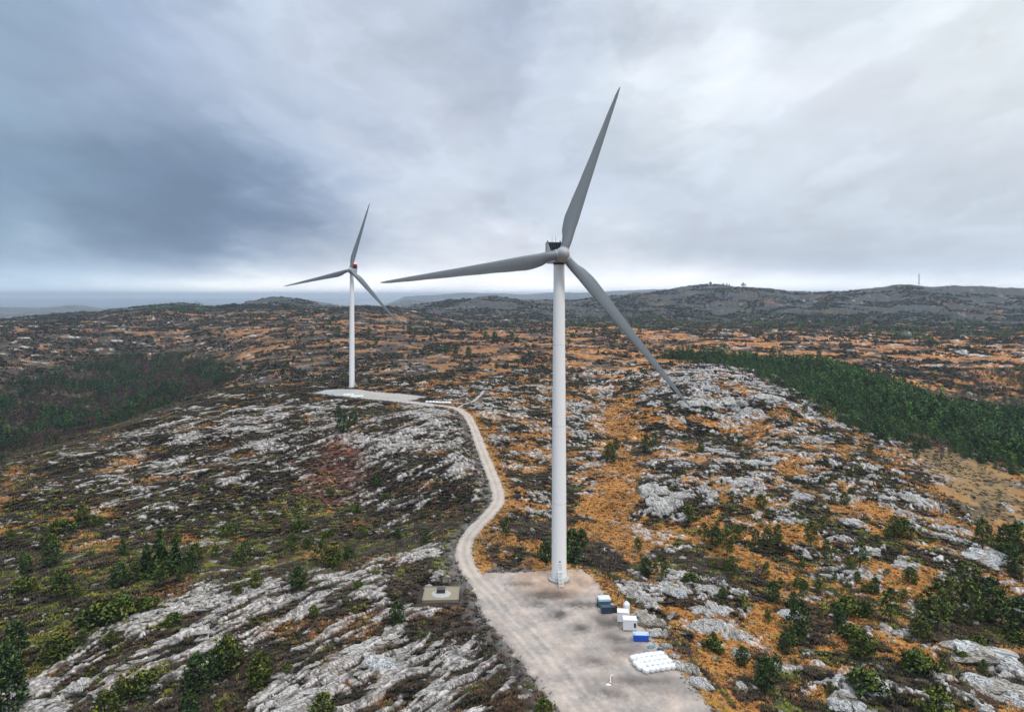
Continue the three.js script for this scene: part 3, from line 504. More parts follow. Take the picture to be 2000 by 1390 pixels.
// ---------------------------------------------------------------- rocks: pieces of the ground
const rockMap = texture(256, 256, (x, y, c) => { const U = x / 256, V = y / 256, l = tfbm(U, V, 8, 5, 0.75), k = Math.abs(tfbm(U + 0.37, V + 0.11, 4, 3, 0.6)), v = (0.82 + 0.22 * l) * lerp(0.3, 1, sstep(0.02, 0.15, k)) * lerp(0.4, 1, sstep(-0.4, 0.05, tfbm(U + 0.5, V + 0.7, 16, 3, 0.7))); c[0] = v; c[1] = v; c[2] = v * 0.985; });
const rockMaterials = [[0.64, 0.62, 0.6], [0.52, 0.5, 0.48], [0.6, 0.61, 0.62], [0.44, 0.41, 0.36]].map((c) => std(...c, 0.92, { map: rockMap, bumpMap: rockMap, bumpScale: 0.08 }));
const ALBEDO = [0.5];
function rockShape(seed, detail) {
  const r = rng(seed), g = mergeVertices(new THREE.IcosahedronGeometry(1, detail).deleteAttribute('uv').deleteAttribute('normal')), p = g.attributes.position, planes = [], v = new THREE.Vector3();
  for (let i = 0; i < 7; i++) { const n = new THREE.Vector3(r() * 2 - 1, r() * 1.4 - 0.5, r() * 2 - 1).normalize(); planes.push([n, 0.55 + r() * 0.4]); }
  planes.push([new THREE.Vector3(r() * 0.3 - 0.15, 1, r() * 0.3 - 0.15).normalize(), 0.72]);
  const uv = [];
  for (let i = 0; i < p.count; i++) {
    v.fromBufferAttribute(p, i).normalize(); let m = 1.1;
    for (const [n, d] of planes) { const c = v.dot(n); if (c > 0.05) m = Math.min(m, d / c); }
    m *= 1 + 0.26 * fbm(v.x * 1.3 + seed * 1.7, v.z * 1.3 + v.y * 0.6, 2) + 0.09 * fbm(v.x * 2.6 + seed, v.z * 2.6 + v.y * 1.7, 4, 0.65) - 0.22 * sstep(0.12, 0.0, Math.abs(noise(v.x * 1.7 + seed * 3, v.z * 1.7 - v.y)));
    v.multiplyScalar(m); p.setXYZ(i, v.x, v.y, v.z); uv.push(v.x * 0.42 + v.y * 0.25 + seed * .13, v.z * 0.42 + v.y * 0.21);
  }
  g.setAttribute('uv', new THREE.Float32BufferAttribute(uv, 2)); g.computeVertexNormals();
  return detail > 2 ? toCreasedNormals(g, 0.42) : g;
}
const rockShapes = Array.from({ length: 9 }, (_, i) => rockShape(11 + i * 7, 4)), pebbleShapes = Array.from({ length: 4 }, (_, i) => rockShape(211 + i * 5, 1));
{
  const list = [];
  const put = (x, z, w, h, d, turn, mat, y, lean = 0) => list.push({ x, z, w, h, d, turn, mat, y, lean, shown: w * (h + d * 0.4) / (x * x + z * z) });
  // outcrops one can point at: [column, row of foot, width px, height px]
  for (const [px, py, w, h, m] of [[1235, 1160, 46, 30, 3], [1262, 1172, 34, 22, 1], [1225, 1140, 28, 16, 1], [1300, 1130, 44, 16, 0], [1340, 1128, 56, 20, 0], [1320, 1158, 50, 24, 1], [1372, 1150, 40, 18, 0], [1368, 1195, 40, 26, 1], [1400, 1190, 46, 26, 0], [1392, 1230, 60, 34, 1], [1430, 1240, 44, 26, 3], [1360, 1225, 34, 28, 0], [1268, 1215, 56, 34, 3], [1285, 1240, 34, 30, 3], [1300, 1262, 26, 22, 1], [1318, 1282, 24, 18, 0], [1340, 1312, 44, 28, 3], [1366, 1338, 40, 30, 1], [1322, 1300, 30, 16, 0],
    [1920, 1290, 130, 26, 2], [1880, 1275, 70, 16, 2], [1955, 1352, 120, 22, 2], [1690, 1345, 90, 30, 2], [1650, 1375, 70, 22, 2], [1450, 1285, 36, 26, 2], [1300, 985, 60, 34, 0], [1275, 960, 50, 28, 0], [1330, 970, 40, 30, 1], [1290, 1000, 40, 18, 1], [1425, 945, 46, 18, 0], [1455, 940, 34, 16, 0], [1400, 880, 46, 10, 1], [1660, 1020, 44, 14, 2], [1570, 975, 40, 14, 2], [1780, 975, 50, 18, 2], [1640, 975, 56, 16, 2], [1480, 905, 50, 12, 0], [1600, 860, 44, 10, 2], [1430, 790, 50, 20, 0], [1460, 805, 40, 22, 1], [1375, 790, 44, 16, 0], [1340, 790, 36, 14, 0], [1500, 780, 50, 14, 0],
    [420, 1098, 22, 6, 0], [640, 1330, 30, 50, 1], [740, 1300, 60, 24, 2], [150, 1345, 50, 24, 0], [830, 1200, 26, 10, 1], [1920, 1090, 80, 10, 2], [1690, 1080, 60, 8, 2], [1770, 1105, 40, 10, 2], [1550, 1205, 40, 16, 2], [1590, 1170, 26, 12, 2]]) {
    const [x, y, z] = ground(px, py), d = -z, W = w / F * d, Hh = h / F * d * 0.62, rr = rng(px * 31 + py), n = W > 6 ? 7 : W > 4 ? 5 : 3;
    for (let k = 0; k < n; k++) { const u = (k + .5) / n * 2 - 1, s = (0.24 + 0.2 * rr()) * W * (n > 5 ? .85 : 1), ox = u * W * .36, oz = (rr() - .6) * W * .5, X = x + ox, Z = z + oz; put(X, Z, s * (0.8 + .6 * rr()), Math.min(Hh, s * .9) * (0.5 + .45 * rr()), s * (.6 + .5 * rr()), (rr() - .5) * 1.6, (m + (rr() < .35 ? 1 : 0)) % 4, height(X, Z) + .1, (rr() - .5) * .3); }
  }
  const r = rng(5);
  for (let i = 0; i < 210000; i++) {
    const tz = r() * 2.0 - 1.0, d = Math.sqrt(lerp(92 * 92, 560 * 560, r() ** 1.25)), x = d * tz / Math.hypot(1, tz), z = -d / Math.hypot(1, tz), q = cover(x, z);
    if (q.out < 1.2 || Math.max(Math.abs(x - SLAB_AT[0]), Math.abs(z - SLAB_AT[2])) < 8 || q.rock < 0.55 || r() > (0.16 + q.lift * 0.4) * lerp(1, 0.55, q.strike)) continue;
    const size = (0.3 + 1.25 * r() ** 3.4) * (0.7 + d / 480) * lerp(1, 0.8, q.strike), st = q.strike, long = lerp(1.15, 2.3, st) * (0.8 + 0.5 * r());
    put(x, z, size * long, size * lerp(0.55, 0.38, st), size * 0.9, lerp(r() * 3.14, Math.PI / 4 + (r() - 0.5) * 0.5, st > 0.4 ? 1 : 0), x > 20 ? [0, 0, 2, 2, 1][i % 5] : [0, 1, 1, 3, 0][i % 5], surface(x, z, q) - size * 0.1, (r() - .5) * .35);
  }
  for (let i = 0; i < 32000; i++) {                    // single stones lying about in the heather
    const tz = r() * 2.0 - 1.0, d = Math.sqrt(lerp(92 * 92, 480 * 480, r() ** 1.2)), x = d * tz / Math.hypot(1, tz), z = -d / Math.hypot(1, tz), q = cover(x, z);
    if (q.out < 1.5 || q.rock > 0.5 || q.tan > .5 || fbm(x / 12 + 77, z / 12, 3) < 0.05 + 0.3 * r() || r() < q.grass * .6) continue;
    const size = (0.22 + 0.55 * r() ** 2.5) * (0.7 + d / 480);
    put(x, z, size * (1 + r()), size * 0.7, size, r() * 3.14, [0, 0, 1, 2, 3][i % 5], surface(x, z, q) + size * .1, 0);
  }
  for (let i = 0; i < 60000; i++) {                    // gravel stones spilling over the edges of road and pads
    const tz = r() * 1.0 - 0.45, d = lerp(118, 420, r() ** 1.5), x = d * tz / Math.hypot(1, tz), z = -d / Math.hypot(1, tz), o = works(x, z)[2];
    if (o < -1.6 || o > 2.2 || r() > 0.7 - 0.25 * Math.abs(o)) continue;
    const size = 0.09 + 0.3 * r() ** 4;
    put(x, z, size * 1.2, size * 0.8, size, r() * 3.14, [0, 1, 1, 3, 3][i % 5], (o < 0.3 ? Math.max(height(x, z), within(PAD_B, x, z) && inside(PAD, x, z) ? -0.02 : height(x, z) + 0.1) : height(x, z) + 0.08) + size * 0.2, 0);
  }
  list.sort((a, b) => b.shown - a.shown);
  console.log('rocks', list.length);
  const M = new THREE.Matrix4(), Q = new THREE.Quaternion(), E = new THREE.Euler();
  list.slice(0, 300).forEach((o, i) => {
    const m = part(numbered('rock'), rockShapes[i % rockShapes.length], rockMaterials[o.mat], groundMesh);
    m.position.set(o.x, o.y, o.z); m.rotation.set((i % 7 - 3) * 0.05, o.turn, (i % 5 - 2) * 0.04 + o.lean); m.scale.set(o.w, o.h, o.d);
  });
  const rest = list.slice(300), C = new THREE.Color();
  for (let s = 0; s < 4; s++) {
    const some = rest.filter((_, i) => i % 4 === s), inst = new THREE.InstancedMesh(pebbleShapes[s], rockMaterials[0], some.length);
    some.forEach((o, i) => { Q.setFromEuler(E.set((i % 7 - 3) * 0.05, o.turn, (i % 5 - 2) * 0.05)); inst.setMatrixAt(i, M.compose(new THREE.Vector3(o.x, o.y, o.z), Q, new THREE.Vector3(o.w, o.h, o.d))); const k = [1, .8, .93, .7][o.mat] * (0.75 + 0.3 * ((i * 37 % 100) / 100)); inst.setColorAt(i, C.setRGB(k, k * 0.99, k * (o.mat === 2 ? 1.04 : 0.95))); });
    inst.name = numbered('loose_rock'); inst.userData.kind = 'stuff'; shade(inst); groundMesh.add(inst);
  }
}

// ---------------------------------------------------------------- ground cover: heather, grass, moss
function tuft(seed, blades, w, h, spread, lean) {
  const r = rng(seed), p = [], n = [];
  for (let i = 0; i < blades; i++) {
    const a = r() * 6.283, d = Math.sqrt(r()) * spread, x = Math.cos(a) * d, z = Math.sin(a) * d, b = a + (r() - 0.5) * 1.5, l = h * (0.55 + 0.6 * r()), k = lean * (0.4 + r()), px = -Math.sin(b) * w * (0.6 + 0.8 * r()), pz = Math.cos(b) * w;
    p.push(x - px, -0.1, z - pz, x + px, -0.1, z + pz, x + Math.cos(b) * k, l, z + Math.sin(b) * k);
    for (let q = 0; q < 3; q++) { const v = new THREE.Vector3(x * 0.8, 0.9, z * 0.8).normalize(); n.push(v.x, v.y, v.z); }
  }
  const g = new THREE.BufferGeometry(); g.setAttribute('position', new THREE.Float32BufferAttribute(p, 3)); g.setAttribute('normal', new THREE.Float32BufferAttribute(n, 3)); return g;
}
{
  const kinds = { heather: [], grass: [], moss: [] }, r = rng(99);
  const N = 560000;
  for (let i = 0; i < N; i++) {
    const tz = r() * 2.0 - 1.0, d = Math.sqrt(lerp(92 * 92, 620 * 620, r() ** 1.9)), x = d * tz / Math.hypot(1, tz), z = -d / Math.hypot(1, tz), q = cover(x, z);
    if (q.out < -0.45 || q.rock > 0.45 || q.tan > 0.35 && r() < 0.86 || Math.max(Math.abs(x - SLAB_AT[0]), Math.abs(z - SLAB_AT[2])) < 6.5) continue;
    const roll = r(), y = surface(x, z, q), size = (0.55 + 0.75 * r() * r()) * (0.75 + d / 420);
    if (q.out < 5 && q.side <= 0 && roll < 0.8) continue;
    if (roll < q.grass * 0.9 || (q.tan > 0.5 && roll < 0.3)) { if (q.tan > 0.4 || r() < 0.35) continue; kinds.grass.push([x, y, z, size * 0.62, r(), q.red > .3 ? 3 : fbm(x / 13 + 3, z / 13, 3)]); }
    else if (r() < q.green * 0.9) kinds.moss.push([x, y, z, size, r(), fbm(x / 9, z / 9, 2)]);
    else if (q.red < 0.3 || r() < 0.45) { if (r() < 0.8) kinds.heather.push([x, y, z, size * (0.8 + 0.5 * q.dark), r(), fbm(x / 13 + 3, z / 13, 3)]); }
  }
  const scrub = [];
  for (let i = 0; i < 185000; i++) {                    // knee- to shoulder-high scrub on the middle moor
    const tz = r() * 2.0 - 1.0, d = lerp(560, 2000, r() ** 1.3), x = d * tz / Math.hypot(1, tz), z = -d / Math.hypot(1, tz), q = cover(x, z), n = fbm(x / 60 + 9, z / 45, 4, 0.6);
    if (q.out < 2 || q.rock > 0.4 || cdf(n) < 0.3 + 0.25 * q.grass + 0.5 * r() - 0.25 * q.dark) continue;
    scrub.push([x, surface(x, z, q), z, (0.9 + 1.9 * r() ** 3) * (0.6 + d / 1400), r(), n]);
  }
  for (let i = 0; i < 64000; i++) {                    // thickets and small woods on the far ridge
    const tz = r() * 2.0 - 1.0, d = lerp(1850, 3000, r()), x = d * tz / Math.hypot(1, tz), z = -d / Math.hypot(1, tz), n = fbm(x / 150 + 9, z / 120, 4, 0.6);
    if (cdf(n) < 0.35 + 0.4 * r()) continue;
    scrub.push([x, height(x, z), z, 3 + 5 * r() * r(), 0.3 + 0.7 * r(), n]);
  }
  kinds.scrub = scrub;
  const spec = {
    scrub: [tuft(13, 24, 0.2, 0.75, 0.55, 0.3), (a, b, c) => { const v = 0.6 + 0.6 * a; c.setRGB(0.05 * v, 0.042 * v, 0.03 * v); if (a > 0.66) c.setRGB(0.028 * v, 0.045 * v, 0.022 * v); if (a < 0.16) c.setRGB(0.16, 0.075, 0.04); }, 'dark brown and olive scrub mottling the far moor up to the ridge', 'scrub'],
    heather: [tuft(3, 22, 0.17, 0.42, 0.6, 0.35), (a, b, c) => { const v = 0.6 + 0.7 * a + 0.4 * Math.min(b, 1); c.setRGB(0.023 * v, 0.0145 * v, 0.0115 * v); if (b > .12) c.setRGB(lerp(.034, .085, b) * v, 0.028 * v, 0.017 * v); if (b < -.15) c.setRGB(.07 * v, .048 * v, .042 * v); if (a > 0.8) c.setRGB(0.04 * v, 0.05 * v, 0.013 * v); if (a < 0.14) c.setRGB(0.18, 0.11, 0.06); if (b === 3) c.setRGB(.15 * (.4 + a), .05 * (.4 + a), .035); }, 'low dark brown heather and bare twigs covering the moor between rocks', 'heather'],
    grass: [tuft(5, 20, 0.1, 0.62, 0.5, 0.42), (a, b, c) => { const v = 0.75 + 0.45 * a + 0.25 * b; c.setRGB(0.56 * v, 0.255 * v, 0.055 * v); if (a > 0.82) c.setRGB(0.62, 0.4, 0.15); if (a < 0.14) c.setRGB(0.3, 0.13, 0.035); }, 'withered orange moor grass growing in tussocks round rocks and road edge', 'grass'],
    moss: [tuft(8, 22, 0.16, 0.4, 0.6, 0.3), (a, b, c) => { const v = 0.7 + 0.5 * a + 0.3 * b; c.setRGB(0.1 * v, 0.13 * v, 0.02 * v); if (a > 0.7) c.setRGB(0.25, 0.24, 0.03); }, 'low green crowberry and juniper mat in the hollows', 'ground cover'],
  };
  const M = new THREE.Matrix4(), Q = new THREE.Quaternion(), Y = new THREE.Vector3(0, 1, 0), C = new THREE.Color();
  for (const k of Object.keys(spec)) {
    const [g, tint, label, cat] = spec[k], list = kinds[k], m = new THREE.InstancedMesh(g, std(1, 1, 1, 1), list.length);
    console.log(k, list.length);
    list.forEach(([x, y, z, s, a, b], i) => { m.setMatrixAt(i, M.compose(new THREE.Vector3(x, y, z), Q.setFromAxisAngle(Y, a * 50), new THREE.Vector3(s * 1.2, s * (0.8 + 0.4 * a), s * 1.2))); tint(a, b, C); m.setColorAt(i, C); });
    m.name = { scrub: 'scrub', heather: 'heather', grass: 'moor_grass', moss: 'ground_cover' }[k]; shade(m); scene.add(m); tag(m, label, cat, null, 'stuff');
  }
}

// ---------------------------------------------------------------- trees
const leafMaterial = new THREE.MeshStandardMaterial({ vertexColors: true, roughness: 0.95 });
const barkMaterial = std(0.10, 0.075, 0.055, 0.95), twigMaterial = std(0.115, 0.09, 0.085, 1);
function taper(points, r0, r1, n = 6) {            // a bent tapering stem through points
  const c = new THREE.CatmullRomCurve3(points.map((p) => new THREE.Vector3(...p))), g = new THREE.TubeGeometry(c, 7, 1, n, false), p = g.attributes.position, s = 8;
  for (let i = 0; i < s; i++) { const q = c.getPointAt(i / (s - 1)), k = lerp(r0, r1, i / (s - 1)); for (let j = 0; j <= n; j++) { const o = i * (n + 1) + j; p.setXYZ(o, q.x + (p.getX(o) - q.x) * k, q.y + (p.getY(o) - q.y) * k, q.z + (p.getZ(o) - q.z) * k); } }
  g.computeVertexNormals(); return g;
}
function foliage(clumps, per, leaf, r, tints) {     // clumps: [x, y, z, radius, flatness]
  const p = [], n = [], c = [], v = new THREE.Vector3(), a = new THREE.Vector3(), b = new THREE.Vector3(), w = new THREE.Vector3();
  for (const [x, y, z, R, flat] of clumps) {
    const t = tints[Math.floor(r() * tints.length)], k0 = 0.8 + 0.4 * r();
    for (let i = 0; i < per; i++) {
      v.set(r() * 2 - 1, r() * 2 - 1, r() * 2 - 1).normalize();
      const d = R * Math.cbrt(0.25 + 0.75 * r()), px = x + v.x * d, py = y + v.y * d * flat, pz = z + v.z * d, l = leaf * (0.6 + 0.8 * r());
      a.set(r() * 2 - 1, r() * 1.2 - 0.3, r() * 2 - 1).normalize(); b.set(r() * 2 - 1, r() * 2 - 1, r() * 2 - 1).cross(a).normalize();
      p.push(px - b.x * l * 0.5, py - b.y * l * 0.5, pz - b.z * l * 0.5, px + b.x * l * 0.5, py + b.y * l * 0.5, pz + b.z * l * 0.5, px + a.x * l * 1.3, py + a.y * l * 1.3, pz + a.z * l * 1.3);
      w.copy(v).addScaledVector(a, 0.5).add(new THREE.Vector3(x * 0.12, 0.45, z * 0.12)).normalize();
      const k = k0 * (0.75 + 0.5 * r());
      for (let q = 0; q < 3; q++) { n.push(w.x, w.y, w.z); c.push(t[0] * k, t[1] * k, t[2] * k); }
    }
  }
  const g = new THREE.BufferGeometry(); g.setAttribute('position', new THREE.Float32BufferAttribute(p, 3)); g.setAttribute('normal', new THREE.Float32BufferAttribute(n, 3)); g.setAttribute('color', new THREE.Float32BufferAttribute(c, 3)); return g;
}
const GREEN = { pine: [[.095, .15, .02], [.14, .195, .026], [.065, .12, .022], [.16, .2, .03]], dark: [[.065, .13, .026], [.095, .165, .03], [.048, .1, .024]], olive: [[.15, .19, .02], [.2, .225, .024], [.1, .15, .02]], wood: [[.055, .155, .036], [.09, .19, .036], [.04, .12, .034]], brown: [[.13, .088, .08], [.1, .068, .066], [.16, .115, .1]] };
function pine(seed, H, W, tints, bare = 0.22, n = 30, per = 42) {
  const r = rng(seed), trunk = [[0, -0.4, 0], [(r() - .5) * .25, H * .35, (r() - .5) * .25], [(r() - .5) * .4, H * .7, (r() - .5) * .4], [(r() - .5) * .3, H * .95, (r() - .5) * .3]], cl = [], limbs = [taper(trunk, 0.02 * H + .03, 0.03)];
  for (let i = 0; i < n; i++) {
    const f = (i + 0.5) / n, y = H * lerp(bare, 0.97, f), rad = W * 0.5 * Math.pow(Math.sin(Math.PI * lerp(0.2, 0.985, f)), 0.8) * (0.45 + 0.65 * r()), a = i * 2.4 + r(), x = Math.cos(a) * rad * (0.85), z = Math.sin(a) * rad * .85;
    cl.push([x, y, z, W * (0.1 + 0.09 * r()) * (1.15 - f * 0.5), 0.72]);
    if (i % 3 === 0 && rad > .5) limbs.push(taper([[0, y - rad * .35, 0], [x * .5, y - rad * .2, z * .5], [x, y, z]], .05, .015, 4));
  }
  return { crown: foliage(cl, per, W * (per > 20 ? 0.05 : 0.075) + 0.05, r, tints), trunk: join(limbs) };
}
function spruce(seed, H, W, tints, levels = 17, per = 9) {
  const r = rng(seed), cl = [];
  for (let l = 0; l < levels; l++) { const f = l / levels, rad = W * .5 * (1 - f) ** .85, m = Math.max(3, Math.round(9 * (1 - f))); for (let i = 0; i < m; i++) { const a = i / m * 6.283 + l * 1.3 + r() * .5, k = rad * (.55 + .5 * r()); cl.push([Math.cos(a) * k, H * (0.05 + .93 * f) - k * .22, Math.sin(a) * k, rad * .32 + .22, .6]); if (rad > 1.2) cl.push([Math.cos(a) * k * .5, H * (0.06 + .93 * f), Math.sin(a) * k * .5, rad * .3 + .2, .6]); } }
  cl.push([0, H * .97, 0, .25, 2]);
  return { crown: foliage(cl, per, W * 0.075 + .12, r, tints), trunk: join([taper([[0, -.5, 0], [0, H * .4, 0], [0, H * .75, 0], [0, H * .96, 0]], .018 * H, .03)]) };
}
function bare(seed, H, W) {
  const r = rng(seed), t = [];
  for (let i = 0; i < 7; i++) { const a = i * .9 + r(), l = H * (.6 + .4 * r()), x = Math.cos(a) * W * .45 * r(), z = Math.sin(a) * W * .45 * r(); t.push(taper([[x * .1, -.2, z * .1], [x * .5, l * .5, z * .5], [x, l, z]], .06, .012, 3)); for (let k = 0; k < 5; k++) { const f = .35 + .12 * k, b = r() * 6.28, e = H * .25 * (1 - f * .5); t.push(rod([x * f, l * f, z * f], [x * f + Math.cos(b) * e, l * f + e * .9, z * f + Math.sin(b) * e], .02, 3)); } }
  const cl = Array.from({ length: 14 }, () => { const a = r() * 6.28, k = Math.sqrt(r()) * W * .45; return [Math.cos(a) * k, H * (.4 + .55 * r()), Math.sin(a) * k, W * .16, .8]; });
  return { crown: foliage(cl, 14, .22, r, GREEN.brown), trunk: join(t) };
}
const KIND = {
  pine: [1, 2, 3, 4].map((s) => pine(s * 13, 7, 4.6, GREEN.pine)),
  round: [1, 2].map((s) => pine(s * 29, 6, 4.9, GREEN.dark.concat(GREEN.pine.slice(0, 1)), 0.08, 50, 36)),
  olive: [1, 2].map((s) => pine(s * 43, 5.5, 5, GREEN.olive, 0.12, 44, 36)),
  dark: [1, 2].map((s) => pine(s * 59, 7, 5.2, GREEN.dark, 0.1, 46, 36)),
  spruce: [1, 2].map((s) => spruce(s * 71, 16, 7, GREEN.dark, 19, 14)),
  bush: [1, 2].map((s) => pine(s * 83, 3, 5.5, GREEN.olive.concat(GREEN.pine), 0.1, 38, 36)),
  bare: [1, 2].map((s) => bare(s * 97, 4, 3.6)),
};
const SIZE = { pine: 7, round: 6, olive: 5.5, dark: 7, spruce: 16, bush: 3, bare: 4 };
const LOOK = { pine: ['green young pine', 'pine', 'pine_tree'], round: ['dense dark green bushy pine', 'pine', 'pine_tree'], olive: ['yellow-green bushy pine', 'pine', 'pine_tree'], dark: ['dark green pine', 'pine', 'pine_tree'], spruce: ['tall pointed dark spruce', 'spruce', 'spruce_tree'], bush: ['wide low olive bush', 'bush', 'bush'], bare: ['leafless brown shrub', 'shrub', 'bare_shrub'] };
const MARKS = [['stacked white bales', 1277, 1295], ['blue container', 1253, 1254], ['white cabins', 1228, 1230], ['foot of the near turbine', 1092, 1135], ['square concrete slab', 862, 1161], ['sharp bend of the gravel road', 974, 968], ['lower bend of the gravel road', 905, 1080], ['patch of red bracken', 655, 925], ['pad of the far turbine', 700, 765], ['tan meadow below the wood', 1885, 930], ['white knoll under the blade tip', 1400, 760], ['cleft outcrop on the orange slope', 1300, 965], ['outcrops above the cabins', 1320, 1135], ['broken outcrop uphill of the bales', 1390, 1215], ['pale flat slab low down', 1920, 1290], ['yellow moss patch', 570, 1000], ['grey scree patch', 310, 1010], ['long pale rock streak beside the pad', 640, 1340], ['grey slab rows low down', 250, 1290], ['white ledges on the orange moor', 1750, 1085], ['rock row ending at the pad', 1380, 1345]].map(([n, x, y]) => [n, ground(x, y)]);
const treeProto = new Map();
function plant(kind, variant, px, py, hpx, wide, label, at) {
  const [x, y, z] = at ?? ground(px, py), h = at ? hpx : hpx * 0.86 / F * Math.hypot(x, z), s = h / SIZE[kind], [, cat, name] = LOOK[kind], key = kind + variant % KIND[kind].length;
  let t;
  if (!treeProto.has(key)) { const k = KIND[kind][variant % KIND[kind].length]; t = thing(name, [x, y, z]); part('trunk', k.trunk, kind === 'bare' ? twigMaterial : barkMaterial, t); part('crown', k.crown, leafMaterial, t); treeProto.set(key, t); }
  else { t = treeProto.get(key).clone(); t.name = numbered(name); scene.add(t); }
  t.position.set(x, y - 0.1, z); t.rotation.y = (px * 1.7 + py) % 6.28; t.scale.set(s * wide, s, s * wide);
  t.userData = { category: cat }; if (label) t.userData.label = label;
  return t;
}
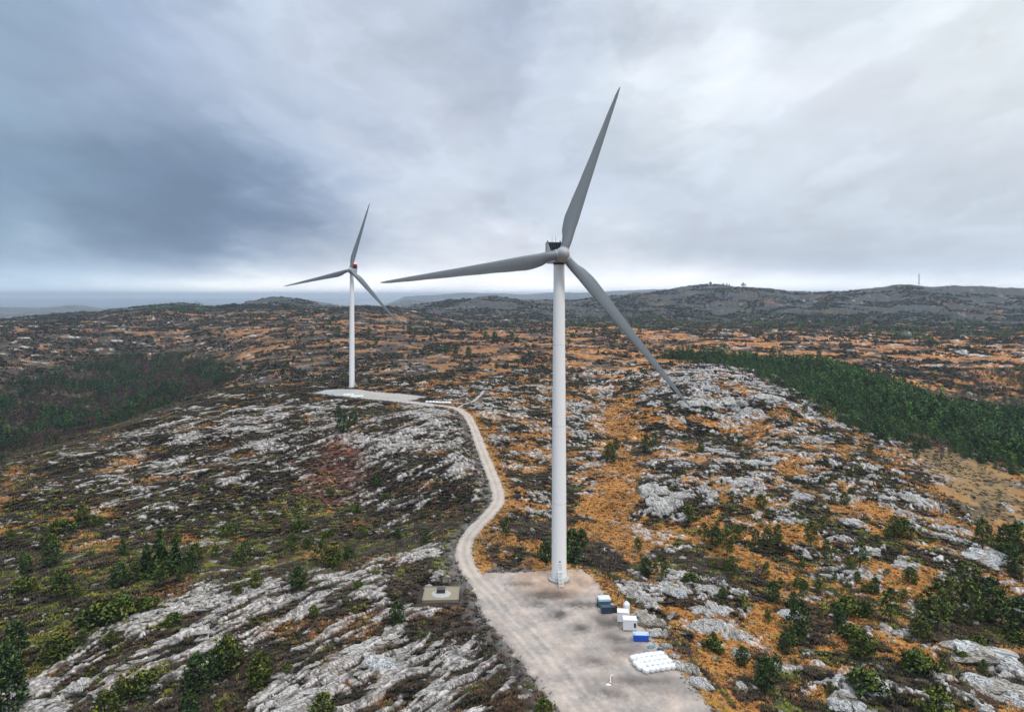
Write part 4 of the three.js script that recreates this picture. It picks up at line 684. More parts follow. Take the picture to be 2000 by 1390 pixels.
{
  const TREES = [
    // the hillside left of the road
    ['spruce', 312, 1128, 100, 1.1, 'tallest dark spruce in the clump on the left slope'], ['spruce', 285, 1132, 74, 1.1], ['spruce', 342, 1124, 78, 1.1], ['pine', 312, 1146, 60, 1], ['pine', 262, 1140, 46, 1.1], ['dark', 232, 1148, 50, 1.2], ['dark', 370, 1120, 46, 1.1], ['pine', 352, 1134, 30, 1.2],
    ['pine', 116, 1172, 60, 1.15], ['dark', 100, 1104, 46, 1.2], ['olive', 160, 1015, 30, 1], ['pine', 180, 1030, 26, 1], ['olive', 382, 1096, 38, 1.1], ['pine', 421, 1096, 36, .9], ['pine', 478, 1102, 52, 1], ['olive', 462, 1108, 34, 1], ['pine', 570, 1078, 42, 1.1], ['olive', 600, 1072, 28, 1], ['pine', 628, 1112, 66, .95], ['olive', 652, 1108, 46, 1], ['dark', 680, 1094, 34, 1.1], ['round', 582, 1150, 50, 1], ['olive', 500, 1148, 32, 1.1], ['olive', 462, 1162, 26, 1.2],
    ['bush', 232, 1206, 40, 1.1], ['bush', 196, 1218, 38, 1.2], ['bush', 285, 1192, 26, 1.1], ['olive', 110, 1288, 46, 1.5], ['dark', 30, 1274, 58, 1.1], ['pine', 160, 1262, 36, 1.2], ['dark', 16, 1392, 100, 1.05], ['dark', 8, 1340, 76, 1],
    ['olive', 442, 1312, 76, .95], ['dark', 425, 1325, 70, 1], ['dark', 382, 1356, 86, 1], ['olive', 508, 1332, 64, 1], ['dark', 370, 1398, 56, 1.1], ['olive', 205, 1408, 56, 1.2], ['olive', 630, 1402, 56, 1.2], ['round', 776, 1218, 52, 1, 'single egg-shaped green bush standing below the concrete slab'], ['olive', 1062, 1404, 48, 1.1], ['bush', 560, 1314, 20, .8], ['dark', 735, 948, 28, 1.1], ['dark', 832, 1062, 30, 1.2], ['dark', 776, 1052, 24, 1.2], ['bare', 700, 1060, 26, 1.2], ['bare', 815, 975, 30, 1.2], ['bare', 760, 1010, 28, 1.2], ['dark', 670, 845, 40, 1.2], ['dark', 690, 830, 34, 1.2], ['dark', 660, 815, 26, 1.1], ['bare', 720, 890, 30, 1.2], ['bush', 640, 1048, 14, 1], ['bush', 540, 1022, 12, 1],
    ['olive', 345, 1060, 24, 1.1], ['dark', 50, 1120, 34, 1.2], ['pine', 20, 1060, 26, 1.1], ['dark', 240, 1085, 34, 1.1], ['bush', 700, 1150, 16, 1],
    // right of the road
    ['pine', 988, 1052, 46, .95, 'round-crowned pine on a bare trunk in orange grass by the road'], ['dark', 1066, 1096, 46, 1.1], ['dark', 1118, 1098, 76, 1.1], ['dark', 1136, 1066, 40, 1.1], ['bare', 1168, 1108, 48, 1.2], ['bare', 1188, 1128, 50, 1.1], ['bare', 1206, 1104, 36, 1.2], ['bare', 1040, 1060, 30, 1.2], ['olive', 1192, 902, 42, .9], ['dark', 1204, 878, 26, 1], ['dark', 1262, 884, 40, 1], ['pine', 1280, 870, 28, 1],
    ['pine', 1292, 1136, 62, .9], ['dark', 1262, 1122, 40, 1.1], ['pine', 1246, 1080, 36, 1], ['pine', 1346, 1018, 36, 1], ['pine', 1370, 886, 30, 1], ['olive', 1487, 992, 30, 1], ['pine', 1420, 1086, 64, .95], ['dark', 1398, 1066, 44, 1.1], ['pine', 1376, 1056, 40, 1], ['pine', 1440, 1062, 36, 1], ['pine', 1500, 1068, 44, 1], ['pine', 1585, 1072, 58, .9], ['pine', 1520, 1064, 44, .9], ['pine', 1476, 1064, 36, 1], ['dark', 1512, 1176, 46, 1.1], ['pine', 1430, 1128, 48, .9], ['pine', 1495, 1132, 36, .9], ['pine', 1616, 1104, 54, .9], ['pine', 1680, 1110, 60, 1], ['olive', 1766, 1052, 42, 1], ['pine', 1748, 1046, 40, 1], ['pine', 1570, 1168, 40, .9], ['dark', 1552, 1188, 36, 1], ['pine', 1560, 1128, 26, 1], ['olive', 1420, 1116, 26, 1],
    ['pine', 1740, 1216, 70, 1], ['olive', 1694, 1206, 36, 1], ['pine', 1832, 1232, 92, 1], ['pine', 1900, 1222, 92, 1], ['dark', 1938, 1214, 84, .95], ['pine', 1806, 1226, 52, 1.1], ['pine', 1858, 1196, 66, 1], ['olive', 1800, 1250, 48, 1], ['pine', 1920, 1076, 62, 1], ['olive', 1968, 1082, 56, 1], ['pine', 1992, 1100, 76, 1], ['dark', 1984, 1120, 50, 1.1], ['dark', 1534, 1276, 46, 1], ['olive', 1680, 1284, 56, 1], ['dark', 1562, 1238, 72, 1], ['pine', 1546, 1262, 44, 1], ['dark', 1496, 1346, 72, 1], ['pine', 1518, 1320, 46, 1], ['olive', 1832, 1402, 60, 1.15], ['dark', 1640, 1218, 40, 1.1], ['pine', 1600, 1156, 30, 1], ['dark', 1992, 1250, 76, 1.1], ['dark', 1450, 1300, 44, 1], ['bush', 1660, 1246, 26, 1], ['bare', 1480, 1140, 36, 1.2], ['bare', 1400, 1150, 36, 1.2], ['bare', 1842, 1010, 44, .8], ['bare', 1840, 895, 38, 1], ['bush', 1350, 1140, 24, 1], ['olive', 1412, 1168, 24, 1], ['bush', 1740, 1046, 16, 1], ['pine', 1610, 1032, 28, 1], ['olive', 1650, 985, 26, .9], ['pine', 1550, 830, 26, 1], ['pine', 1572, 810, 22, 1], ['pine', 1700, 890, 26, .9], ['pine', 1790, 900, 30, .8], ['dark', 1710, 1160, 34, 1], ['pine', 1880, 1140, 40, 1], ['olive', 1780, 1140, 34, 1], ['pine', 1500, 1010, 20, 1], ['pine', 1430, 975, 20, 1],
  ];
  const rt = rng(63), spot = (n, x0, x1, y0, y1, kinds) => { for (let i = 0; i < n; i++) { const px = Math.round(lerp(x0, x1, rt())), py = Math.round(lerp(y0, y1, rt())), g = ground(px, py), w = works(g[0], g[2]); if (w[2] > 4 && cover(g[0], g[2]).rock < .5 && cov.tan < .3) TREES.push([kinds[Math.floor(rt() * kinds.length)], px, py, Math.round(lerp(14, 34, rt() ** 1.5) * (0.55 + (py - 850) / 700)), .9 + .25 * rt()]); } };
  spot(64, 1380, 1990, 980, 1380, ['pine', 'pine', 'olive', 'bush']); spot(16, 1240, 1700, 850, 980, ['pine', 'olive']); spot(30, 20, 640, 1000, 1380, ['olive', 'pine', 'bush']); spot(8, 640, 900, 900, 1060, ['dark', 'bush']);
  const made = TREES.map(([k, px, py, h, w, label], i) => plant(k, i, px, py, h, w, label)), byMark = new Map(), ord = ['first', 'second', 'third', 'fourth', 'fifth', 'sixth', 'seventh', 'eighth', 'ninth', 'tenth', 'eleventh', 'twelfth', 'thirteenth', 'fourteenth', 'fifteenth', 'sixteenth', 'seventeenth', 'eighteenth', 'nineteenth', 'twentieth'];
  made.forEach((t, i) => {
    let best = null; for (const [n, p] of MARKS) { const d = Math.hypot(t.position.x - p[0], t.position.z - p[2]); if (!best || d < best[1]) best = [n, d]; }
    if (!byMark.has(best[0])) byMark.set(best[0], []);
    byMark.get(best[0]).push([best[1], t, TREES[i]]);
  });
  for (const [n, list] of byMark) list.sort((a, b) => a[0] - b[0]).forEach(([, t, [k, , , , , own]], i) => { t.userData.label = own ?? `${LOOK[k][0]}, ${ord[i] ?? (i + 1) + (['st', 'nd', 'rd'][(i + 1) % 10 - 1] ?? 'th')} plant out from the ${n}`; t.userData.group = 'trees and shrubs scattered over the near slopes'; });

  // small dark pines dotted over the middle distance, too far off to tell one from another
  const r = rng(41); let n = 0;
  const DOTS = [[660, 655, 22], [720, 652, 20], [735, 672, 16], [800, 652, 26], [812, 654, 24], [830, 652, 22], [872, 690, 30], [890, 692, 28], [915, 694, 28], [858, 688, 20], [966, 664, 28], [948, 660, 22], [1000, 662, 24], [1180, 655, 26], [1205, 660, 24], [1160, 652, 20], [940, 652, 16], [1010, 668, 18], [640, 668, 14], [560, 715, 20], [490, 720, 22], [460, 760, 20], [395, 718, 24], [410, 705, 20], [900, 660, 18], [1120, 660, 18], [1250, 650, 18], [1360, 655, 14], [1480, 660, 14], [1600, 700, 24], [1900, 690, 16], [970, 720, 18], [990, 715, 20], [825, 745, 18], [740, 748, 18], [720, 745, 16], [1150, 900, 18], [1130, 860, 16]];
  for (const [px, py, h] of DOTS) plant('dark', n++, px, py, h * .72, 1.15);
  for (let i = 0; i < 110; i++) {
    const px = lerp(120, 1980, r()), py = lerp(632, 745, r() ** 1.2), [x, y, z] = ground(px, py), d = Math.hypot(x, z);
    if (d < 480 || d > 1900 || px < 480 && py > 680 || works(x, z)[2] < 6) continue;
    if (px > 1270 && py > 680) continue;
    plant(r() < 0.7 ? 'dark' : 'pine', n++, px, py, 2.5 + 3.5 * r() * r() + d * 0.0018, 1.15, null, [x, y, z]);
  }
  scene.children.forEach((t) => { if (/^(pine_tree|spruce_tree|bush|bare_shrub)/.test(t.name) && !t.userData.label) { t.userData.label = 'small dark pine dotted on the brown and orange moor beyond the far turbine'; t.userData.group = 'small far pines on the middle moor'; } });
  console.log('trees', made.length, n);
}
// woods that read as one mass
function wood(name, label, polygon, count, mix, seed, extra, patchy) {
  const poly = polygon.map(([px, py]) => ground(px, py)), b = boundsOf(poly, 0), r = rng(seed), spots = mix.map(() => []), M = new THREE.Matrix4(), Q = new THREE.Quaternion(), Y = new THREE.Vector3(0, 1, 0), C = new THREE.Color();
  let tries = 0, got = 0;
  while (got < count && tries++ < count * 60) {
    const x = lerp(b[0], b[1], r()), z = lerp(b[2], b[3], r());
    const jx = x + fbm(x / 14 + seed, z / 14, 2) * 14 + (r() - .5) * 16, jz = z + fbm(x / 14, z / 14 + seed, 2) * 14 + (r() - .5) * 16;
    if (!inside(poly, jx, jz) || works(x, z)[2] < 8) continue;
    if (patchy && fbm(x / 110 + 3, z / 110 + seed, 3) < 0.12) continue;
    let k = r(), q = 0; const patch = clamp(0.5 + fbm(x / 48 + seed, z / 48, 3) * 1.3, 0, 1); k = clamp(k * 0.4 + patch * 0.6, 0, 0.999);
    while (k > mix[q][1]) { k -= 0; q++; if (q >= mix.length - 1) break; }
    const edge = sstep(0, 25, -polyDist(poly, x, z));
    spots[q].push([x, baseHeight(x, z) + relief(x, z, Math.hypot(x, z)) - 0.3, z, mix[q][2] * (0.5 + 0.75 * r()) * (0.85 + 0.5 * clamp(fbm(x / 70 + 4, z / 70, 2), -.5, .6)) * (extra ?? 1) * lerp(0.6, 1, edge), r()]); got++;
  }
  const g = new THREE.Group(); g.name = numbered(name); scene.add(g);
  mix.forEach(([shape, , , trunkToo], q) => {
    if (!spots[q].length) return;
    for (const what of ['crown', ...(trunkToo ? ['trunk'] : [])]) {
      const m = new THREE.InstancedMesh(shape[what], what === 'crown' ? leafMaterial : twigMaterial, spots[q].length);
      spots[q].forEach(([x, y, z, s, k], i) => { m.setMatrixAt(i, M.compose(new THREE.Vector3(x, y, z), Q.setFromAxisAngle(Y, k * 40), new THREE.Vector3(s, s * (0.85 + 0.3 * k), s))); const v = 0.6 + 1.0 * k * k, w = (i * 7 % 11) / 11; m.setColorAt(i, C.setRGB(v * (0.95 + 0.45 * w * w), v, v * 0.95)); });
      m.name = what; m.userData.kind = 'stuff'; shade(m); g.add(m);
    }
  });
  tag(g, label, 'wood', null, 'stuff');
}
{
  const fir = spruce(501, 9, 5.2, GREEN.wood, 8, 6), fir2 = pine(507, 9, 6, GREEN.wood.concat([[.06, .11, .03]]), .12, 20, 12), birch = pine(511, 6, 5, GREEN.brown, .15, 16, 10), dusk = pine(519, 8, 6, [[.032, .085, .038], [.045, .1, .04]], .12, 20, 12), green = pine(515, 8, 6, [[.06, .155, .034], [.095, .185, .034]], .12, 20, 12);
  wood('conifer_wood', 'dark green conifer wood filling the dip beyond the white rocky knoll', [[1275, 700], [1350, 708], [1420, 716], [1500, 740], [1560, 775], [1640, 825], [1720, 862], [1800, 876], [1835, 868], [1880, 886], [1930, 916], [2010, 928], [2120, 940], [2120, 860], [2080, 800], [1950, 800], [1850, 790], [1770, 772], [1760, 745], [1640, 720], [1450, 704], [1350, 696]], 3600, [[fir2, 0.4, 1.5], [fir, 0.6, 1.75], [green, 0.95, 1.5], [birch, 1, 1.1, true]], 31);
  wood('valley_wood', 'mixed dark spruce and leafless birch wood in the valley behind the slab hill', [[-80, 960], [0, 905], [100, 868], [250, 822], [400, 768], [470, 738], [430, 705], [330, 690], [230, 690], [120, 720], [0, 760], [-80, 780]], 3900, [[dusk, 0.3, 1.35], [fir, 0.43, 1.3], [birch, 1, 1.35, true]], 33);
  wood('bare_wood', 'grey-brown leafless birch scrub on the plain behind the conifer wood', [[1770, 745], [1800, 790], [1900, 830], [2060, 830], [2080, 720], [1950, 712], [1800, 722]], 700, [[birch, .75, 0.9, true], [green, 1, .8]], 35);
  wood('conifer_wood', 'small dark conifer block at the photo edge above the birch scrub', [[1945, 735], [1950, 755], [2070, 770], [2070, 715], [1980, 712]], 160, [[fir2, .6, 1], [fir, 1, 1]], 37);
  wood('ridge_wood', 'band of blue-green woodland along the foot of the far ridge', [[980, 633], [1150, 640], [1300, 640], [1500, 650], [1700, 668], [2060, 672], [2060, 625], [1800, 612], [1500, 614], [1250, 612], [1000, 616]], 2600, [[green, .5, 1.2], [birch, 0.7, 1.2], [fir2, 1, 1.2]], 39, 1, true);
  wood('skyline_wood', 'row of dark trees along the crest of the blue wooded mound', [[270, 603], [340, 599], [420, 603], [440, 610], [260, 612]], 260, [[fir2, .6, 1.3], [green, 1, 1.3]], 43);
}

// ---------------------------------------------------------------- wind turbines
const towerPaint = std(0.92, 0.92, 0.92, 0.5), bladeShadeGrey = std(0.175, 0.2, 0.222, 0.45), nacellePaint = std(0.38, 0.4, 0.415, 0.5), darkMetal = std(0.035, 0.045, 0.045, 0.6), greyMetal = std(0.22, 0.24, 0.25, 0.5, { metalness: 0.3 }), concrete = std(0.42, 0.42, 0.40, 0.9), whitePaint = std(0.72, 0.73, 0.73, 0.5), seamPaint = std(0.68, 0.69, 0.7, 0.6);  // blade grey is darker than light grey paint: shade put into the colour
const HUB_H = 92.2, BLADE = 52.4;
function bladeShape() {                                // root at the origin, tip along +y, leading edge towards +x, wind side towards +z
  const ns = 40, na = 26, p = [], id = [], uv = [];
  const table = [[0, 2.3, 1, 14, 0], [1.6, 2.3, 1, 14, 0], [4, 2.75, .72, 13, .12], [7, 3.7, .42, 11.5, .3], [10.5, 4.15, .3, 9, .34], [15, 3.75, .25, 6.5, .34], [22, 3.05, .22, 4, .34], [32, 2.25, .19, 1.8, .34], [42, 1.5, .17, .4, .34], [49, .92, .15, -.4, .34], [51.6, .5, .14, -.6, .36], [52.4, .12, .14, -.6, .4]];
  for (let i = 0; i <= ns; i++) {
    const y = 52.4 * (1 - (1 - i / ns) ** 1.25) ; let q = 0; while (q < table.length - 2 && y > table[q + 1][0]) q++;
    const A = table[q], B = table[q + 1], u = clamp((y - A[0]) / (B[0] - A[0]), 0, 1), s = u * u * (3 - 2 * u) * .5 + u * .5, chord = lerp(A[1], B[1], s), thick = lerp(A[2], B[2], s), tw = lerp(A[3], B[3], s) * Math.PI / 180, shift = lerp(A[4], B[4], s), bend = 1.5 * (y / 52.4) ** 2;
    for (let k = 0; k < na; k++) {
      const a = k / na * Math.PI * 2, round = sstep(.35, 1, thick), c = Math.cos(a) * .5, air = Math.sin(a) * .5 * lerp(0.62 + .38 * Math.sqrt((c + .5)) * (c + .5 > 0 ? 1 : 0), 1, round) * (c < 0 ? lerp(1 + c * 1.1, 1, round) : 1);
      const x = (c - shift * (1 - round) * .6 + .0) * chord, z = air * thick * chord;
      p.push(x * Math.cos(tw) - z * Math.sin(tw), y, x * Math.sin(tw) + z * Math.cos(tw) + bend); uv.push(k / na, i / ns);
      if (i) { const n = i * na + k, m = i * na + (k + 1) % na; id.push(n - na, n, m - na, n, m, m - na); }
    }
  }
  const tip = p.length / 3; p.push(p[(ns * na) * 3], 52.45, p[(ns * na) * 3 + 2]); uv.push(0, 1);
  for (let k = 0; k < na; k++) id.push(ns * na + k, tip, ns * na + (k + 1) % na);
  const g = new THREE.BufferGeometry(); g.setAttribute('position', new THREE.Float32BufferAttribute(p, 3)); g.setAttribute('uv', new THREE.Float32BufferAttribute(uv, 2)); g.setIndex(id); g.computeVertexNormals();
  return g;
}
const bladeGeometry = bladeShape();
function turbine(at, yaw, azimuth, reach, stairTurn, label, beacon) {
  const t = thing('wind_turbine', at, 0);
  tag(t, label, 'wind turbine', 'white three-bladed turbines on the moor');
  // foundation plinth, tower, flanges, door, stairs
  part('plinth', new THREE.LatheGeometry([[0, -.6], [3.05, -.6], [3.05, .55], [2.9, .72], [2.45, .78], [2.4, 1.05], [0, 1.05]].map(([a, b]) => new THREE.Vector2(a, b)), 20), concrete, t);
  const prof = []; for (let i = 0; i <= 24; i++) { const h = i / 24; prof.push(new THREE.Vector2(lerp(2.12, 1.56, h < .35 ? h * .55 : .1925 + (h - .35) * 1.242), .9 + (HUB_H - 3.0) * h)); }
  const tower = part('tower', new THREE.LatheGeometry(prof, 48), towerPaint, t);
  for (const h of [22, 44, 67]) { const f = (h - .9) / (HUB_H - 3), r = lerp(2.12, 1.56, f < .35 ? f * .55 : .1925 + (f - .35) * 1.242); part('seam', new THREE.CylinderGeometry(r + .015, r + .015, .12, 48, 1, true).translate(0, h, 0), seamPaint, tower); }
  const stairs = new THREE.Group(); stairs.name = 'stairs'; stairs.rotation.y = stairTurn; t.add(stairs);
  const treads = []; for (let i = 0; i < 10; i++) treads.push(box(1.1, .06, .32, 0, .28 + i * .29, 5.2 - i * .27, .02));
  treads.push(box(1.5, .08, 1.1, 0, 3.16, 2.35, .02));
  part('tread', join(treads), whitePaint, stairs).userData.kind = 'stuff';
  for (const s of [-.58, .58]) { part('stringer', rod([s, .05, 5.4], [s, 3.1, 2.6], .07), whitePaint, stairs); part('handrail', join([rod([s, 1.15, 5.35], [s, 4.15, 2.7], .05), rod([s, 4.15, 2.7], [s, 4.15, 1.9], .05), rod([s, .1, 5.35], [s, 1.15, 5.35], .045), rod([s, 1.7, 4], [s, 2.6, 4], .04), rod([s, 3.1, 2.7], [s, 4.15, 2.7], .045), rod([s, 0, 2.7], [s, 3.1, 2.7], .06)]), whitePaint, stairs); }
  const door = part('door', box(1, 2.2, .14, 0, 4.35, 2.07, .05), whitePaint, t); door.rotation.y = stairTurn; part('handle', box(.08, .22, .08, .36, 4.3, 2.17, .02), darkMetal, door);
  part('vent', box(.6, .35, .1, 0, 5.9, 2.06, .03), darkMetal, t).rotation.y = stairTurn;
  // nacelle, turned into the wind; its own axes: front towards +z
  const head = new THREE.Group(); head.name = 'nacelle'; head.position.y = HUB_H - .1; head.rotation.y = yaw; t.add(head);
  const shell = new THREE.Shape(); shell.moveTo(-1.75, -1.5); shell.lineTo(1.75, -1.5); shell.quadraticCurveTo(1.9, 0, 1.8, 1.55); shell.quadraticCurveTo(0, 1.95, -1.8, 1.55); shell.quadraticCurveTo(-1.9, 0, -1.75, -1.5);
  part('shell', new THREE.ExtrudeGeometry(shell, { depth: 9.6, bevelEnabled: true, bevelSize: .25, bevelThickness: .3, bevelSegments: 3, curveSegments: 10 }).translate(0, 0, -7.1), nacellePaint, head);
  part('yaw_ring', new THREE.CylinderGeometry(1.72, 1.62, .8, 36).translate(0, -1.95, 0), darkMetal, head);
  const cool = [box(.16, 2.9, 2.0, -2.25, 3.0, -6.3), box(.16, 2.9, 2.0, 2.25, 3.0, -6.3)];
  for (const s of [-1, 1]) { const w = new THREE.Shape(); w.moveTo(0, 0); w.lineTo(1.15, 0); w.lineTo(.1, 2.75); w.lineTo(0, 2.75); cool.push(new THREE.ExtrudeGeometry(w, { depth: .1, bevelEnabled: false }).scale(-s, 1, 1).translate(s * 2.2, 1.7, -5.35)); }
  const frame = part('cooler_frame', join([...cool, box(4.9, .3, 2.1, 0, 1.75, -6.3)]), nacellePaint, head); frame.name = 'cooler_frame';
  part('top_rail', box(4.5, .28, 1.6, 0, 4.4, -6.3), darkMetal, head);
  for (let i = 0; i < 6; i++) part('cooler_fin', box(.36, 2.5, 1.5, -1.6 + i * .64, 3.08, -6.3, .05), darkMetal, head);
  for (const s of [-.55, .55]) part('antenna', rod([s, 4.4, -6.3], [s, 6.6, -6.3], .05), greyMetal, head);
  for (const s of [-1.9, 1.9]) part('lamp_bracket', box(.3, .5, .3, s, 4.75, -6.3), darkMetal, head);
  if (beacon) {
    const glow = new THREE.MeshStandardMaterial({ color: rgb(0.5, 0.02, 0.02), emissive: rgb(1, 0.32, 0.28), emissiveIntensity: 2.2, roughness: 0.5 });
    part('beacon_base', box(2.6, 1.9, 1.6, 1.2, 4.6, -4.8, .2), std(.35, .02, .025, .5), head);
    part('beacon_lamp', new THREE.CylinderGeometry(.85, .95, .9, 20).translate(1.2, 6.0, -4.8), glow, head);
    const l = new THREE.PointLight(rgb(1, .25, .2), 60); l.position.set(1.2, 7.2, -4.8); l.castShadow = true; l.shadow.radius = 30; head.add(l); l.name = 'beacon_light';
  }
  // rotor, shaft tilted five degrees up
  const rotor = new THREE.Group(); rotor.name = 'rotor'; rotor.position.set(0, HUB_H, 0); t.add(rotor);
  rotor.rotation.set(-5 * Math.PI / 180, yaw, 0, 'YXZ');
  const nose = []; for (let i = 0; i <= 20; i++) { const a = i / 20; nose.push(new THREE.Vector2(1.98 * Math.sqrt(Math.max(0, 1 - (1 - a) ** 2.0)) + .001, 3.1 * (1 - a))); }
  nose.push(new THREE.Vector2(1.98, -.6), new THREE.Vector2(1.8, -1.3), new THREE.Vector2(0.01, -1.3));
  part('hub', new THREE.LatheGeometry(nose.map((v) => v).reverse(), 40).rotateX(Math.PI / 2).translate(0, 0, 3.9), nacellePaint, rotor);
  for (let k = 0; k < 3; k++) { const b = part('blade', bladeGeometry, bladeShadeGrey, rotor); b.scale.y = reach[k]; b.position.z = 4.2; b.rotation.z = -(azimuth[k] + k * 120) * Math.PI / 180; const root = new THREE.CylinderGeometry(1.27, 1.3, .5, 30).translate(0, 1.75, 0); part('root_collar', root, nacellePaint, b); }
  return t;
}
const deg = Math.PI / 180;
turbine(place(1092, 1132, 0), 10 * deg, [20.1, 20.7, 20.6], [.985, 1.06, .968], 0.05, 'large near wind turbine standing on the broad gravel pad beside the white cabins');
const farAt = place(687, 757, 8.4);
turbine(farAt, -4 * deg, [15.6, 16.8, 16.2], [1.04, 1.08, 1.03], 70 * deg, 'smaller far wind turbine with a red beacon on the hilltop pad', true);

// ---------------------------------------------------------------- things left on the pad
const whiteSheet = std(0.74, 0.75, 0.765, 0.4), cabinWhite = std(0.72, 0.73, 0.74, 0.5), blueSteel = std(0.015, 0.10, 0.55, 0.45), blueLid = std(0.42, 0.55, 0.8, 0.45), navySteel = std(0.02, 0.05, 0.085, 0.5), black = std(0.02, 0.022, 0.025, 0.6), paleSteel = std(0.6, 0.66, 0.72, 0.45), rubber = std(0.03, 0.03, 0.03, 0.9);
{
  // wrapped bales: soft squat barrels with folds gathered on top, four rows
  const shapes = [1, 2, 3].map((s) => {
    const g = new THREE.SphereGeometry(1, 28, 18), p = g.attributes.position;
    for (let i = 0; i < p.count; i++) { let x = p.getX(i), y = p.getY(i), z = p.getZ(i); const a = Math.atan2(z, x), e = Math.hypot(x, z), m = Math.pow(Math.pow(e, 3.2) + Math.pow(Math.abs(y), 3.2), -1 / 3.2) * (1 + .03 * Math.sin(a * 9 + s) * e + .05 * fbm(x * 1.6 + s * 9, z * 1.6 + y, 3)); p.setXYZ(i, x * m * .68, Math.max(y * m * .60, -.56), z * m * .68); }
    g.computeVertexNormals(); return g;
  });
  const knot = new THREE.ConeGeometry(.14, .22, 9).translate(0, .62, 0), A = place(1262, 1313, 0), B = place(1314, 1305, 0), C = place(1246, 1287, 0), D = place(1291, 1281, 0), r = rng(8), rows = ['front row', 'second row', 'third row', 'back row'], cols = ['first', 'second', 'third', 'fourth', 'fifth', 'sixth'];
  let proto = null;
  const bale = (x, z, label, big = 1) => {
    let t; if (!proto) { t = proto = thing('wrapped_bale', [0, 0, 0]); part('wrap', shapes[0], whiteSheet, t); part('knot', knot, whiteSheet, t); } else { t = proto.clone(); t.name = numbered('wrapped_bale'); scene.add(t); t.children[0].geometry = shapes[Math.floor(r() * 3)]; }
    t.position.set(x, .56 * big, z); t.rotation.y = r() * 6; t.scale.set(big * (1.14 + .14 * r()), big * (.85 + .18 * r()), big * (1.14 + .14 * r())); t.position.y *= .88; t.userData = { label, category: 'bale', group: 'white wrapped bales stacked on the gravel pad' };
  };
  for (let j = 0; j < 4; j++) for (let i = 0; i < 6; i++) { const u = i / 5, v = j / 3; bale(lerp(lerp(A[0], B[0], u), lerp(C[0], D[0], u), v) + (r() - .5) * .14, lerp(lerp(A[2], B[2], u), lerp(C[2], D[2], u), v) + (r() - .5) * .14, `white wrapped bale, ${cols[i]} along the ${rows[j]} counted from the road side`); }
  const end = (px, py, l) => { const p = place(px, py, 0); bale(p[0], p[2], l); };
  end(1243, 1300, 'white wrapped bale pushed against the road end of the second row'); end(1237, 1290, 'white wrapped bale sticking out past the road end of the third row'); end(1250, 1307, 'white wrapped bale at the road corner just short of the front row');
  // cabins
  const cabin = (px, py, w, h, d, turn, label, windowAt) => {
    const t = thing('cabin', place(px, py, 0), turn); tag(t, label, 'cabin', 'white site cabins at the pad edge');
    part('body', box(w, h - .3, d, 0, h / 2 + .05, -d / 2, .12), cabinWhite, t);
    part('roof', box(w + .14, .16, d + .14, 0, h - .02, -d / 2, .06), whiteSheet, t);
    for (const s of [-1, 1]) part('skid', box(.22, .22, d - .1, s * (w / 2 - .3), .1, -d / 2, .03), darkMetal, t);
    for (const s of [-1, 1]) part('corner_post', box(.13, h - .34, .13, s * (w / 2 - .03), h / 2 + .03, -.02, .03), whiteSheet, t);
    if (windowAt) { const win = part('window', box(.5, 1.15, .06, windowAt, h * .56, .005, .02), black, t); part('frame', join([box(.62, .07, .1, windowAt, h * .56 + .6, .012, .02), box(.62, .07, .1, windowAt, h * .56 - .6, .012, .02), box(.07, 1.1, .1, windowAt - .28, h * .56, .012, .02), box(.07, 1.1, .1, windowAt + .28, h * .56, .012, .02)]), whiteSheet, win); }
    return t;
  };
  cabin(1231, 1233, 3.2, 2.7, 2.3, -4 * deg, 'white box cabin with a dark upright window facing the camera', 1.15);
  cabin(1217, 1217, 2.7, 2.6, 2.2, -8 * deg, 'plain white box cabin behind the one with the window', 0);
  const tank = thing('water_tank', place(1224, 1205, 0)); tag(tank, 'small white rounded tank showing over the back of the plain white cabin', 'tank');
  part('body', new THREE.CapsuleGeometry(.85, 2.2, 8, 20).translate(0, 1.95, 0), whiteSheet, tank); part('lid', new THREE.CylinderGeometry(.3, .33, .18, 16).translate(0, 3.9, 0), cabinWhite, tank); part('base', new THREE.CylinderGeometry(.95, 1, .3, 20).translate(0, .15, 0), concrete, tank);
  // blue container
  const blue = thing('steel_container', place(1253, 1254, 0), -3 * deg); tag(blue, 'bright blue steel container with a pale blue lid between cabins and bales', 'container', 'steel containers at the pad edge');
  const ribs = []; for (let i = 0; i < 11; i++) ribs.push(box(.1, 1.2, .1, -1.6 + i * .32, .78, .02, .03));
  part('body', box(3.5, 1.45, 1.7, 0, .82, -.88, .06), blueSteel, blue); for (const q of ribs) part('rib', q, blueSteel, blue);
  part('lid', box(3.62, .14, 1.82, 0, 1.61, -.88, .05), blueLid, blue); for (const s of [-1, 1]) part('skid', box(.2, .14, 1.6, s * 1.3, .06, -.88, .03), black, blue); for (const s of [-1, 1]) part('lifting_eye', new THREE.TorusGeometry(.11, .035, 8, 14).translate(s * 1.5, 1.75, -.3), black, blue);
  // navy bin, pale-topped box and black crate
  const bin = thing('steel_container', place(1186, 1199, 0), 6 * deg); tag(bin, 'dark navy steel bin in front of the pale-topped box', 'container', 'steel containers at the pad edge');
  part('body', box(2.7, 1.5, 1.7, 0, .9, -.9, .06), navySteel, bin); part('rim', join([box(2.86, .14, .12, 0, 1.66, -.02, .03), box(2.86, .14, .12, 0, 1.66, -1.78, .03), box(.12, .14, 1.66, -1.38, 1.66, -.9, .03), box(.12, .14, 1.66, 1.38, 1.66, -.9, .03)]), navySteel, bin); for (const s of [-1, 0, 1]) part('rib', box(.12, 1.3, .1, s * 1.1, .88, .0, .03), navySteel, bin); for (const s of [-1, 1]) part('skid', box(.18, .2, 1.6, s, .1, -.9, .02), black, bin);
